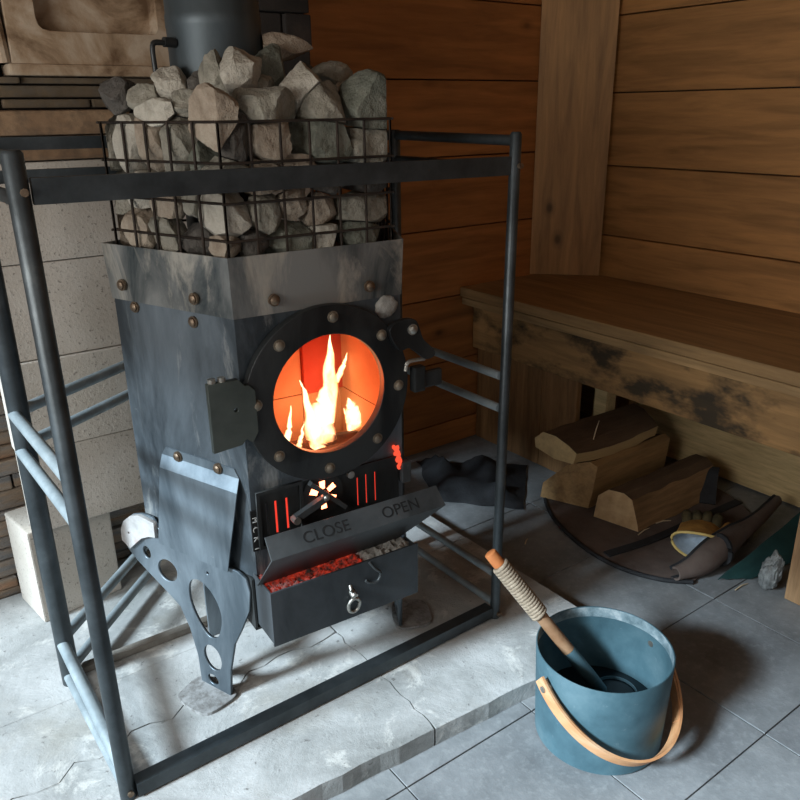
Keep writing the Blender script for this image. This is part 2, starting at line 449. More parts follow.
def planks(axis, fixed, lo, hi, zs, th, normal, seed, dz=.0035):
    """horizontal boards on a wall; normal +-1 = direction the face looks"""
    bm = bmesh.new(); r = random.Random(seed)
    for a, b in zip(zs, zs[1:]):
        off = r.uniform(-.0015, .0015)
        f0 = fixed+off; f1 = fixed-normal*th
        lo_, hi_ = min(f0, f1), max(f0, f1)
        if axis == 'x': box(bm, (lo, lo_, a+dz/2), (hi, hi_, b-dz/2), .003)
        else: box(bm, (lo_, lo, a+dz/2), (hi_, hi, b-dz/2), .003)
    return bm
zA = [-.0, .085, .305, .525, .745, .963, 1.181, 1.40, 1.62, 1.84, 2.06, 2.15]
zB = [0, .012, .236, .463, .690, .917, 1.142, 1.368, 1.594, 1.82, 2.05, 2.15]
wb = struct(obj('wall_back', planks('x', YB, 1.00, XR, zA, .03, -1, 1), M_wallwood))
wr = struct(obj('wall_right', planks('y', XR, YF, YB, zB, .03, -1, 2), M_wallwood_y))
bm = bmesh.new(); box(bm, (.95, YB+.03, -.05), (XR+.1, YB+.09, ZC)); box(bm, (XR+.03, YF, -.05), (XR+.09, YB+.03, ZC))
struct(obj('wall_outer', bm, M_soot))
# stacked slate wall left of and behind the block shield
def stack(x0, x1, z0, z1, y, seed, hmin=.018, hmax=.05):
    bm = bmesh.new(); r = random.Random(seed); z = z0
    while z < z1:
        hh = r.uniform(hmin, hmax); x = x0 - r.uniform(0, .2)
        while x < x1:
            w = r.uniform(.10, .34)
            xa, xb = max(x, x0), min(x+w, x1)
            if xb-xa > .02:
                box(bm, (xa+.002, y-r.uniform(0, .018), z+.0015), (xb-.002, y+.10, min(z+hh, z1)-.0015), .004)
            x += w
        z += hh
    return bm
struct(obj('wall_stone', stack(XL, 1.0, .0, ZC, 1.82, 11), M_slate))
# left wall with the window opening, wall behind the camera with an opening added for fill light, ceiling
WY0, WY1, WZ0, WZ1 = .10, 1.76, .28, 1.39
bm = bmesh.new()
for a, b in (((XL-.08, YF-.1, -.05), (XL, WY0, ZC)), ((XL-.08, WY1, -.05), (XL, YB+.1, ZC)), ((XL-.08, WY0, -.05), (XL, WY1, WZ0)), ((XL-.08, WY0, WZ1), (XL, WY1, ZC))):
    box(bm, a, b)
struct(obj('wall_left', bm, M_wallwood_y))
bm = bmesh.new()
for a, b in (((WY0-.05, WZ0-.05), (WY1+.05, WZ0)), ((WY0-.05, WZ1), (WY1+.05, WZ1+.05)), ((WY0-.05, WZ0), (WY0, WZ1)), ((WY1, WZ0), (WY1+.05, WZ1))):
    box(bm, (XL-.02, a[0], a[1]), (XL+.02, b[0], b[1]), .003)
wf = struct(obj('window_1', bm, M_bench))
bm = bmesh.new()
DX0, DX1, DZ = -.55, .35, 1.95
for a, b in (((XL, YF-.08, -.05), (DX0, YF, ZC)), ((DX1, YF-.08, -.05), (XR+.1, YF, ZC)), ((DX0, YF-.08, DZ), (DX1, YF, ZC))):
    box(bm, a, b)
struct(obj('wall_front', bm, M_wallwood))
bm = bmesh.new(); box(bm, (XL-.1, YF-.1, ZC), (XR+.1, YB+.1, ZC+.05)); struct(obj('ceiling', bm, M_ceil))

# corner board on the right wall
cp = [(1.962, 1.917), (2.120, 1.742), (2.143, 1.763), (1.998, 1.918)]
bm = bmesh.new(); lo = [bm.verts.new((x, y, .555)) for x, y in cp]; hi = [bm.verts.new((x, y, ZC-.002)) for x, y in cp]
bm.faces.new(lo[::-1]); bm.faces.new(hi)
for k in range(4): bm.faces.new((lo[k], lo[(k+1) % 4], hi[(k+1) % 4], hi[k]))
struct(obj('trim_1', bm, M_post))

# ------------------------------------------------------------------ masonry heat shield
SY = 1.62
bm = bmesh.new(); r = random.Random(2)
zs = [.267, .452, .642, .832, 1.018]
for i, (a, b) in enumerate(zip(zs, zs[1:])):
    o_ = r.uniform(-.003, .003)
    box(bm, (.218+r.uniform(-.002, .002), SY+o_, a+.001), (.93, SY+.055, b-.001), .0025)
box(bm, (.72, 1.66, .0395), (.90, 1.79, .2665), .004)
struct(obj('wall_block', bm, M_aac), 'stack of pale aerated concrete slabs behind the stove')
bm = bmesh.new()
box(bm, (.08, SY-.004, 1.0195), (.52, SY+.15, 1.062), .006); box(bm, (.08, SY-.010, 1.064), (.53, SY+.15, 1.108), .008)
tag(obj('mantel_brick', bm, M_brownbrick), 'long brown stone ledge lying on the topmost pale concrete slab', 'ledge')
# sooty masonry core beside the flue and dark courses between
bm = stack(.62, .962, 1.11, 1.162, SY+.04, 21, .02, .028)
b2 = stack(.61, .962, 1.162, 2.14, SY+.03, 22, .05, .07)
b3 = bmesh.new(); box(b3, (.53, SY+.02, .267), (.962, SY+.18, 1.11)); 
b4 = bmesh.new(); box(b4, (.0, SY+.065, 1.02), (.962, 1.795, 2.14))
struct(obj('wall_sooty', merge(bm, b2, b4), M_soot), 'dark sooty brick wall behind the flue')
b3.free()
bm = stack(.0, .30, 1.162, 2.14, SY+.02, 23, .03, .06)
struct(obj('wall_brick', bm, M_slate), 'grey brick edge left of the recessed stone panel')
struct(obj('wall_course', stack(.0, .62, 1.110, 1.1655, SY+.012, 31, .018, .028), M_course), 'dark brown stone courses between the ledge and the sandstone panel')
# recessed stone panel with moulded frame
t = thing('sandstone_relief', 'weathered sandstone panel with a rounded recessed field, above the brown ledge', 'stone panel', (.45, SY, 1.166))
bm = bmesh.new()
box(bm, (.325, SY-.012, 1.166), (.612, SY+.06, 1.186), .005)
part('ledge', bm, M_relief, t)
hole = [(.384, 1.262), (.387, 1.250), (.394, 1.243), (.405, 1.240), (.595, 1.240), (.603, 1.243), (.608, 1.252), (.608, 1.72), (.60, 1.735), (.58, 1.737), (.41, 1.737), (.39, 1.732), (.384, 1.715)]
MF = Matrix(((1, 0, 0, 0), (0, 0, -1, SY+.06), (0, 1, 0, 0), (0, 0, 0, 1)))
part('frame', plate2d([(.336, 1.187), (.625, 1.187), (.625, 1.80), (.336, 1.80)], [hole], .058, MF, .002), M_relief, t)
bm = bmesh.new(); box(bm, (.36, SY+.04, 1.20), (.62, SY+.0595, 1.79)); part('panel', bm, M_relief, t)
bm = bmesh.new(); tube(bm, [(.322, SY+.012, 1.187), (.312, SY+.012, 1.35), (.306, SY+.012, 1.80)], .013, 10); part('moulding', bm, M_relief, t)

# loose block on the hearth under the slabs
a = R(8.5); c, s = math.cos(a), math.sin(a)
MB = Matrix(((c, -s, 0, .206), (s, c, 0, 1.640), (0, 0, 1, 0), (0, 0, 0, 1)))
bm = bmesh.new(); box(bm, (0, 0, .0395), (.182, .135, .2655), .004, MB)
tag(obj('concrete_block', bm, M_aac), 'loose pale aerated concrete block on the hearth under the slab stack, left of the stove', 'block')

# ------------------------------------------------------------------ guard frame
FX0, FX1, FY0, FY1 = .203, 1.016, 1.060, 1.406
Z0, Z1 = .0405, 1.0608
t = thing('stove_guard', 'dark steel tube guard frame standing around the stove', 'guard frame', (.61, 1.23, .04))
def post(x, y, r, m=M_frame, dx=0, dy=0):
    bm = bmesh.new(); tube(bm, [(x, y, Z0), (x+dx, y+dy, Z1-.004), (x+dx, y+dy, Z1)], [r, r, r*.75], 16); return part('post', bm, m, t, 40)
p_fl = post(FX0, FY0, .0135, dx=-.003); p_fr = post(FX1, FY0-.008, .0105, dx=.011); p_bl = post(FX0, FY1, .0175); p_br = post(FX1, FY1, .0125)
def rail(a, b, r=.0115, name='rail', m=M_frame):
    bm = bmesh.new(); tube(bm, [a, b], r, 14); return part(name, bm, m, t, 40)
xo = FX0-.014
for z in (.615, .545): rail((FX0-.008, FY1+.002, z), (FX0-.001, FY0, z+.002), .0100, m=M_galv)
rail((FX0-.004, FY1+.012, .138), (FX0, FY0, .098), .0115, m=M_galv); rail((FX0-.004, FY1-.01, .060), (FX0, FY0, .061), .0110, m=M_galv)
for z in (.604, .536): rail((FX1, FY1, z), (FX1, FY0, z), .0085, m=M_galv)
for z in (.150, .075): rail((FX1, FY1, z), (FX1, FY0, z), .0085, m=M_galv)
for z, dz in ((1.05, 0), (1.0, 0)):
    rail((FX0, FY1, z), (FX0, FY0, z), .0095); rail((FX1, FY1, z), (FX1+.011, FY0-.006, z-.004), .0095)
    bm = bmesh.new(); tube(bm, [(FX0, FY1, z+.008), (FX1, FY1, z)], 0, flat=(.006, .010)); part('rail', bm, M_frame, t)
for z in (.625, .562, .152, .078):   # ties from the rear left post back to the slabs
    rail((FX0+.012, FY1+.012, z-.008), (.46, 1.572 if z > .3 else 1.66, z-.008), .0105, 'tie_rail', M_galv)
# flat front bar and floor bars
bm = bmesh.new(); tube(bm, [(FX0+.012, FY0-.002, 1.012), (FX1+.001, FY0-.004, 1.003)], 0, flat=(.006, .0160)); fb = part('front_bar', bm, M_frame, t)
bm = bmesh.new(); tube(bm, [(FX0+.012, FY0-.004, .057), (FX1-.010, FY0, .057)], 0, flat=(.013, .0125)); part('floor_bar', bm, M_frame, t)
bm = bmesh.new(); tube(bm, [(FX0+.017, FY1+.018, .0475), (FX1-.012, FY1, .0475)], 0, flat=(.010, .0065)); part('floor_bar', bm, M_dust, t)
for (x, y, z) in ((FX0, FY0, 1.012), (FX1+.011, FY0-.008, 1.003), (FX0, FY0, .056), (FX1, FY0-.008, .053)):
    bm = bmesh.new(); tube(bm, [(x+.001, y-.010, z), (x+.001, y-.0165, z)], .0052, 8); part('bolt', bm, M_bolt, t)
"""END1"""

# ------------------------------------------------------------------ stove
P1 = Vector((.478, 1.090, 0))
U = Vector((math.cos(R(-4)), math.sin(R(-4)), 0)); NF = Vector((U.y, -U.x, 0))          # front face: along, outward
W_ = Vector((math.cos(R(110)), math.sin(R(110)), 0)); NL = Vector((-W_.y, W_.x, 0))      # left face
FW, LL = .302, .288
P0 = P1 + U*FW
Wr = Vector((math.cos(R(62)), math.sin(R(62)), 0)); NR = Vector((Wr.y, -Wr.x, 0))
PL = P1 + W_*LL; PR = P0 + Wr*LL
Pa = Vector((.455, 1.392, 0)); Pb = Vector((.86, 1.372, 0))
PLAN = [P1, P0, PR, Pb, Pa, PL]
def F(u, off, z): return P1 + U*u + NF*off + Vector((0, 0, z))
def L(v, off, z): return P1 + W_*v + NL*off + Vector((0, 0, z))
def MFr(off):    # matrix: local x=u, y=z(world), z=outward
    m = Matrix.Identity(4)
    m.col[0][:3] = U; m.col[1][:3] = (0, 0, 1); m.col[2][:3] = NF; m.col[3][:3] = P1 + NF*off
    return m
def MLe(off):
    m = Matrix.Identity(4)
    m.col[0][:3] = W_; m.col[1][:3] = (0, 0, 1); m.col[2][:3] = NL; m.col[3][:3] = P1 + NL*off
    return m
def MRi(off):
    m = Matrix.Identity(4)
    m.col[0][:3] = Wr; m.col[1][:3] = (0, 0, 1); m.col[2][:3] = NR; m.col[3][:3] = P0 + NR*off
    return m
def quadface(bm, pts): return bm.faces.new([bm.verts.new(p) for p in pts])
def prism(bm, poly, z0, z1):
    lo = [bm.verts.new((p[0], p[1], z0)) for p in poly]; hi = [bm.verts.new((p[0], p[1], z1)) for p in poly]; n = len(poly)
    bm.faces.new(lo[::-1]); bm.faces.new(hi)
    for k in range(n): bm.faces.new((lo[k], lo[(k+1) % n], hi[(k+1) % n], hi[k]))
def offset_plan(d):
    c = sum(PLAN, Vector())/len(PLAN); out = []
    n = len(PLAN)
    for i, p in enumerate(PLAN):
        e1 = (p-PLAN[i-1]).normalized(); e2 = (PLAN[(i+1) % n]-p).normalized()
        n1 = Vector((e1.y, -e1.x, 0)); n2 = Vector((e2.y, -e2.x, 0))
        b = (n1+n2).normalized(); out.append(p + b*(d/max(.3, b.dot(n1))))
    return out

st = thing('sauna_stove', 'steel wood-burning sauna stove with a round glass door and fire inside', 'stove', (.645, 1.24, .04))
# body: hollow shell, round hole in the front for the door
BZ0, BZ1 = .335, .860
WC = (.150, .653)
front = plate2d([(0, BZ0), (FW, BZ0), (FW, BZ1), (0, BZ1)], [circ(*WC, .122)], .004, MFr(-.004))
sh = bmesh.new()
for a, b in ((P0, PR), (PR, Pb), (Pb, Pa), (Pa, PL), (PL, P1)):
    d = (b-a).normalized(); nn = Vector((d.y, -d.x, 0))
    lo, hi = [], []
    for q in (a, b, b-nn*.004, a-nn*.004):
        lo.append(sh.verts.new((q.x, q.y, BZ0))); hi.append(sh.verts.new((q.x, q.y, BZ1)))
    sh.faces.new(lo[::-1]); sh.faces.new(hi)
    for k in range(4): sh.faces.new((lo[k], lo[(k+1) % 4], hi[(k+1) % 4], hi[k]))
ip = offset_plan(-.004)
prism(sh, ip, BZ0, BZ0+.004); prism(sh, ip, BZ1-.004, BZ1)
body = part('body', merge(front, sh), M_body, st)
# rim collar with an outward flare
bm = bmesh.new()
lo, hi, hi2, lo2 = [[bm.verts.new((p.x, p.y, z)) for p in offset_plan(d)] for d, z in ((.0022, .801), (.0065, .896), (.0035, .896), (.0002, .801))]
n = 6
for A_, B_ in ((lo, hi), (hi, hi2), (hi2, lo2), (lo2, lo)):
    for k in range(n): bm.faces.new((A_[k], A_[(k+1) % n], B_[(k+1) % n], B_[k]))
rim = part('rim', bm, M_rim, st)
bm = bmesh.new(); prism(bm, offset_plan(-.001), .862, .868); part('stone_tray', bm, M_dark, st)
def bolt(p, nrm, parent, r=.0075, m=M_bolt, h=.007):
    bm = bmesh.new(); p = Vector(p); nrm = Vector(nrm).normalized()
    tube(bm, [p-nrm*.002, p+nrm*h*.35], r*1.3, 16)
    F3 = frame_mat(nrm); pr = [(r, h*.3), (r, h*.75), (r*.72, h), (0.0006, h*1.08)]
    lathe(bm, pr, 10, (0, 0, 0), Matrix.Translation(p) @ F3.to_4x4(), cap1=True)
    return part('bolt', bm, m, parent, 40)
for v, z in ((.251, .829), (.076, .826)): bolt(L(v, .008, z), NL, rim)
for u in (.065, .237): bolt(F(u, .008, .824), NF, rim)
for v, z in ((.233, .792), (.091, .785)): bolt(L(v, .001, z), NL, body)
# plaster lump of fire cement under the rim at the right
bm = bmesh.new(); bmesh.ops.create_icosphere(bm, subdivisions=3, radius=1)
for v_ in bm.verts:
    k = 1+.25*mnoise.noise(v_.co*2.3); v_.co = F(.272, .002, .783) + U*v_.co.x*.022*k + NF*v_.co.y*.007*k + Vector((0, 0, v_.co.z*.020*k))
part('fire_cement', bm, M_ash, st, 60)
M_hinge = m_steel('hinge_steel', (.045, .055, .05), (.09, .105, .095), 8, .5, .4, scratch=False)
# door: ring, glass, bolts, hinge, latch
DT = .014
door = part('door', plate2d(circ(*WC, .152, 72), [circ(*WC, .1055, 72)], DT, MFr(.006), .0012), M_dark, st, 35)
def m_glass():
    s = NT('door_glass'); tr = s.n('ShaderNodeBsdfTransparent'); gl = s.n('ShaderNodeBsdfGlossy'); gl.inputs['Roughness'].default_value = .05
    tr.inputs['Color'].default_value = (.97, .93, .9, 1)
    lw = s.n('ShaderNodeFresnel'); lw.inputs['IOR'].default_value = 1.35
    mx = s.n('ShaderNodeMixShader'); s.l(lw.outputs[0], mx.inputs[0]); s.l(tr.outputs[0], mx.inputs[1]); s.l(gl.outputs[0], mx.inputs[2])
    s.l(mx.outputs[0], s.out.inputs['Surface']); return s.m
bm = bmesh.new()
vs = lathe(bm, [(.110, 0), (.110, .004)], 64, (0, 0, 0), None, True, True)
bmesh.ops.transform(bm, matrix=MFr(.002) @ Matrix.Translation((WC[0], WC[1], 0)), verts=bm.verts)
part('window_glass', bm, m_glass(), door)
for k in range(8):
    a = R(90+45*k-4); bolt(F(WC[0]+.1335*math.cos(a), .006+DT, WC[1]+.1335*math.sin(a)), NF, door, .0076, M_nut)
hp = [(-.060, .712), (-.012, .712), (-.002, .700), (.004, .700), (.014, .69), (.014, .62), (.004, .604), (-.006, .612), (-.014, .604), (-.060, .600)]
hinge = part('hinge', plate2d(hp, [circ(-.019, .664, .0045, 12)], .010, MFr(.016), .0008), M_hinge, door)
for u in (-.052, -.036):
    bm = bmesh.new(); tube(bm, [F(u, .020, .712), F(u, .020, .7195)], .0062, 10); part('hinge_bolt', bm, M_zinc, door)
lp = smooth_poly([(.262, .748), (.285, .762), (.312, .760), (.322, .742), (.330, .722), (.352, .70), (.352, .688), (.335, .686), (.318, .700), (.300, .712), (.280, .712)], 4)
latch = part('latch', plate2d(lp, [], .010, MFr(.0205), .0008), M_dark, door)
bolt(F(.307, .031, .744), NF, latch if False else door, .0075, M_zinc)
bm = bmesh.new(); tube(bm, spline([F(.298, .022, .667), F(.301, .022, .680), F(.31, .022, .684), F(.338, .022, .683)], 5), .0035, 8); part('latch_rod', bm, M_zinc, door)
bm = bmesh.new(); box(bm, (.312, .625, .0), (.336, .672, .018), .003, MFr(.012)); box(bm, (.33, .628, .004), (.375, .660, .014), .004, MFr(.012)); part('latch_keeper', bm, M_dark, door)
# fire brick lining
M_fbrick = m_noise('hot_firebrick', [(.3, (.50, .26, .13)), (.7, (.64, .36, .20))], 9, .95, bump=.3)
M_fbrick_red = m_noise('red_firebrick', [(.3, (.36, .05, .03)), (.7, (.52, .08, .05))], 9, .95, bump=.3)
lin = bmesh.new(); MI = MFr(0)
gp = .0015
for a, b in (((.006, .35, -.235), (.204, .571, -.215)), ((.204+gp, .35, -.235), (.299, .571, -.215)), ((.006, .571+gp, -.235), (.204, .80, -.215)),
             ((.004, .349, -.215), (.299, .44, -.02)), ((.004, .80, -.235), (.299, .815, -.01)),
             ((.004, .44, -.215), (.014, .573, -.012)), ((.004, .573+gp, -.215), (.014, .80, -.012)),
             ((.290, .44, -.215), (.299, .573, -.012)), ((.290, .573+gp, -.215), (.299, .80, -.012))):
    box(lin, a, b, .001, MI)
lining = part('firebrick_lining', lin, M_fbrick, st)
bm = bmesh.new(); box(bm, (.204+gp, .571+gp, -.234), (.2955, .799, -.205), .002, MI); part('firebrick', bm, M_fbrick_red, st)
# air vent plates with slots, star knob
def bars(u0, u1, z0, z1, slots, off, th=.004):
    return plate2d([(u0, z0), (u1, z0), (u1, z1), (u0, z1)], [[(a, c_), (b, c_), (b, d_), (a, d_)] for a, b, c_, d_ in slots], th, MFr(off))
M_ember_glow = m_emit('ember_glow', (1, .06, .035), 1.0)
M_ember_hot = m_emit('ember_hot', (1, .22, .10), 9)
vent = part('vent_plate', merge(
    bars(.008, .290, .395, .500, [(.0235, .0275, .415, .478), (.040, .045, .415, .478), (.0605, .0655, .417, .478), (.201, .2045, .420, .478), (.219, .2225, .420, .480), (.238, .2415, .420, .480)] +
         [[.0, 0, 0, 0]][:0], .002),
    bars(.006, .092, .396, .504, [(.012, .086, .402, .498)], .006, .006)), M_dark, st)
bm = bmesh.new()
for a, b in ((.036, .048), (.058, .069), (.198, .209), (.215, .226), (.234, .245)): box(bm, (a, .412, .0003), (b, .482, .0012), 0, MFr(0))
part('glowing_slots', bm, M_ember_glow, vent)['kind'] = 'stuff'
# rotary damper: disc, hub, two cross arms, glowing radial slots
HU, HZ = .130, .466
bm = bmesh.new(); lathe(bm, [(.0, .0), (.040, .0), (.040, .004), (.0, .004)], 32); bmesh.ops.transform(bm, matrix=MFr(.0065) @ Matrix.Translation((HU, HZ, 0)), verts=bm.verts)
disc = part('air_damper', bm, M_dark, st)
bm = bmesh.new()
for k in range(6):
    a = R(32+60*k); p0 = Vector((HU+.012*math.cos(a), HZ+.012*math.sin(a))); p1 = Vector((HU+.027*math.cos(a), HZ+.027*math.sin(a)))
    d = (p1-p0).normalized(); nn = Vector((-d.y, d.x))*.0042
    q = [p0-nn, p1-nn*1.3, p1+nn*1.3, p0+nn]
    vs = [bm.verts.new(F(x, .0112, z)) for x, z in q] + [bm.verts.new(F(x, .0102, z)) for x, z in q]
    bm.faces.new(vs[:4]); bm.faces.new(vs[4:][::-1])
    for j in range(4): bm.faces.new((vs[j], vs[(j+1) % 4], vs[4+(j+1) % 4], vs[4+j]))
part('glowing_slots', bm, M_ember_hot, disc)
bm = bmesh.new(); tube(bm, [F(.102, .020, .500), F(.168, .020, .436)], 0, flat=(.0055, .004)); tube(bm, [F(.073, .017, .440), F(.128, .019, .463)], 0, flat=(.006, .006)); part('damper_arm', bm, M_flap, disc)
bolt(F(HU, .020, HZ), NF, disc, .006, M_zinc, .008)
bm = bmesh.new(); tube(bm, [F(.072, .010, .438), F(.072, .026, .438)], .007, 10); part('vent_stud', bm, M_zinc, st)
bm = bmesh.new(); tube(bm, [F(.185, .008, .492), F(.185, .016, .492)], .007, 10); part('vent_stud', bm, M_zinc, st)
# glowing gasket rope and bracket at the right edge
bm = bmesh.new()
for ph in (0, math.pi):
    pts = [F(.284+.010*k/14+.0035*math.cos(ph+k*.75), .006+.0035*math.sin(ph+k*.75), .520-.048*k/14) for k in range(15)]
    tube(bm, pts, .0036, 8)
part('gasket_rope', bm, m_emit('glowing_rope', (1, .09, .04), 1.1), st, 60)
bm = bmesh.new(); box(bm, (.293, .445, .0), (.312, .487, .016), .002, MFr(.0)); part('bracket', bm, M_flap, st)
# little maker's plate with upright lettering
bm = bmesh.new(); box(bm, (-.004, .392, .002), (.009, .470, .005), .0008, MFr(.0)); npl = part('name_plate', bm, M_black, st)
for i, ch in enumerate('MCKI'):
    m_ = MFr(.0052) @ Matrix.Translation((.0025, .4525-.0185*i, 0)) @ Matrix.Rotation(R(-90), 4, 'Z') @ Matrix.Translation((0, -.004, 0))
    part('lettering', text_bm(ch, .0145, .0006, m_, 'CENTER'), M_white, npl)
# ash box under the body and the drawer pulled half open
bm = bmesh.new()
for a, b in (((-.010, .231, -.22), (-.006, .334, -.002)), ((.290, .231, -.22), (.294, .334, -.002)), ((-.010, .229, -.22), (.294, .233, -.002)), ((-.010, .233, -.22), (.294, .334, -.216))): box(bm, a, b, 0, MFr(0))
part('ash_box', bm, M_dark, st)
bm = bmesh.new(); OF = .072
for a, b in (((-.006, .239, OF-.004), (.289, .346, OF)), ((-.004, .240, -.16), (-.001, .343, OF-.004)), ((.284, .240, -.16), (.287, .343, OF-.004)), ((-.001, .240, -.16), (.284, .243, OF-.004))): box(bm, a, b, .0008, MFr(0))
drawer = part('ash_drawer', bm, M_drawer, st)
bm = bmesh.new()
tube(bm, [F(.148+.0115*math.cos(a), OF+.005+.002*math.sin(a), .268+.0150*math.sin(a)) for a in [2*math.pi*k/20 for k in range(20)]], .0032, 8, closed=True)
part('ring_handle', bm, M_zinc, drawer, 60)
bm = bmesh.new(); tube(bm, [F(.145, OF-.001, .307), F(.143, OF+.006, .302), F(.147, OF+.009, .290), F(.149, OF+.004, .283)], .0035, 8)
tube(bm, [F(.148, OF-.001, .294), F(.148, OF+.010, .289)], .0065, 10); part('eyelet', bm, M_zinc, drawer, 60)
bm = bmesh.new(); tube(bm, spline([F(.183, OF+.003, .344), F(.192, OF+.006, .330), F(.204, OF+.006, .316), F(.198, OF+.006, .302), F(.184, OF+.005, .302), F(.174, OF+.004, .309)], 5), .0028, 8); part('hook', bm, M_flap, drawer, 60)
# tilting flap with cut lettering
AA = (.060, .447); BB = (.087, .417); HH = (.030, .341)
bm = bmesh.new(); th = .004
def row(o, z, u0, u1): return [F(u0, o, z), F(u1, o, z)]
prof = [(AA[0], AA[1], -.002, .3375), (BB[0], BB[1], -.004, .341), (HH[0], HH[1], -.012, .268)]
outer = [[bm.verts.new(p) for p in row(o, z, a, b)] for o, z, a, b in prof]
inner = [[bm.verts.new(p) for p in row(o-.004, z-.002, a, b)] for o, z, a, b in prof]
for i in (0, 1):
    bm.faces.new((outer[i][0], outer[i][1], outer[i+1][1], outer[i+1][0])); bm.faces.new((inner[i][0], inner[i+1][0], inner[i+1][1], inner[i][1]))
    for s_ in (0, 1): bm.faces.new((outer[i][s_], outer[i+1][s_], inner[i+1][s_], inner[i][s_]))
for i in (0, 2): bm.faces.new((outer[i][0], outer[i][1], inner[i][1], inner[i][0]))
flap = part('damper_flap', bm, M_flap, st)
lipd = Vector((0, 0, 0)) + NF*(AA[0]-BB[0]) + Vector((0, 0, AA[1]-BB[1])); lipd.normalize()
lipn = U.cross(lipd).normalized()
if lipn.dot(NF) < 0: lipn = -lipn
for txt, u0 in (('CLOSE', .058), ('OPEN', .212)):
    m_ = Matrix.Identity(4); m_.col[0][:3] = U; m_.col[1][:3] = lipd; m_.col[2][:3] = lipn; m_.col[3][:3] = F(u0, BB[0], BB[1]) + lipd*.0105 + lipn*.0003
    tb = text_bm(txt, .0285, .0006, m_ @ Matrix.Diagonal((1.05, 1, 1, 1)))
    part('lettering', tb, M_black, flap)
# left cover plate: bolted flange and bent-out apron
bm = bmesh.new()
pr = [(.002, .540, .020, .205), (.002, .506, .020, .220), (.024, .486, .024, .226), (.026, .326, .030, .232)]
pr = [(.002, .540, .030, .200), (.0025, .524, .020, .212), (.016, .504, .014, .206), (.020, .341, .052, .234)]
o1 = [[bm.verts.new(L(v0, o, z)), bm.verts.new(L(v1, o, z))] for o, z, v0, v1 in pr]
i1 = [[bm.verts.new(L(v0, o-.0022, z)), bm.verts.new(L(v1, o-.0022, z))] for o, z, v0, v1 in pr]
for i in range(3):
    bm.faces.new((o1[i][0], o1[i][1], o1[i+1][1], o1[i+1][0])); bm.faces.new((i1[i][0], i1[i+1][0], i1[i+1][1], i1[i][1]))
    for s_ in (0, 1): bm.faces.new((o1[i][s_], o1[i+1][s_], i1[i+1][s_], i1[i][s_]))
for i in (0, 3): bm.faces.new((o1[i][0], o1[i][1], i1[i][1], i1[i][0]))
cover = part('cover_plate', bm, M_leg, st)
for v, z in ((.167, .530), (.067, .532)): bolt(L(v, .003, z), NL, cover)
M_footplate = m_noise('dusty_foot_steel', [(.3, (.20, .20, .195)), (.6, (.36, .36, .355)), (.75, (.46, .45, .43))], 12, .85, .1, bump=.3, fine=(.12, .11, .1))
M_lime = m_noise('lime_stained_steel', [(.3, (.24, .23, .22)), (.55, (.44, .43, .42)), (.7, (.34, .22, .18))], 14, .8, .1, bump=.4)
# bracket legs with cut-outs, on both sides, foot pads; plain rear legs
lp = [(.349, .310), (.347, .335), (.335, .358), (.312, .376), (.285, .385), (.255, .385), (.235, .36), (.036, .342), (.018, .334), (.010, .310), (.016, .268), (.042, .215), (.064, .175), (.082, .110), (.090, .040), (.168, .040), (.170, .107), (.184, .165), (.204, .206), (.234, .225), (.264, .241), (.319, .272), (.342, .290)]
holes = [circ(.285, .300, .012, 20, .014), circ(.229, .278, .029, 28, .024, R(-25)),
         smooth_poly([(.168, .274), (.140, .288), (.106, .268), (.090, .226), (.104, .178), (.130, .166), (.156, .190), (.174, .232)], 5),
         circ(.128, .118, .024, 28, .029), circ(.134, .064, .015, 20, .012), circ(.115, .312, .004, 10)]
part('leg', plate2d(lp, holes, .006, MLe(.006)), M_leg, st)
part('leg', plate2d(lp, holes, .006, MRi(.002) ), M_leg, st)
lug = [(.346, .312), (.345, .336), (.333, .357), (.311, .374), (.285, .383), (.243, .380), (.243, .350), (.262, .346), (.285, .335), (.305, .318), (.325, .300)]
part('lug', plate2d(lug, [circ(.322, .335, .004, 10)], .007, MLe(.0122), .001), M_lime, st)
bm = bmesh.new()
pad = smooth_poly([(-.005, -.045), (.05, -.052), (.088, -.035), (.085, .03), (.06, .045), (.0, .040)], 4)
def foot(center, d, n_):
    bm = bmesh.new(); d = Vector(d); n_ = Vector(n_)
    lo = [bm.verts.new(Vector(center)+n_*x+d*y+Vector((0, 0, .0405))) for x, y in pad]; hi = [bm.verts.new(Vector(center)+n_*x+d*y+Vector((0, 0, .0465))) for x, y in pad]
    bm.faces.new(lo[::-1]); bm.faces.new(hi); k_ = len(pad)
    for k in range(k_): bm.faces.new((lo[k], lo[(k+1) % k_], hi[(k+1) % k_], hi[k]))
    return part('foot_plate', bm, M_footplate, st)
foot(P1 + W_*.135, W_, NL*.85); foot(P0 + Wr*.135, Wr, NR*.85)
for p in (Vector((.50, 1.372, 0)), Vector((.82, 1.352, 0))):
    bm = bmesh.new(); box(bm, (p.x-.02, p.y-.003, .0405), (p.x+.02, p.y+.003, .336)); part('rear_leg', bm, M_leg, st)

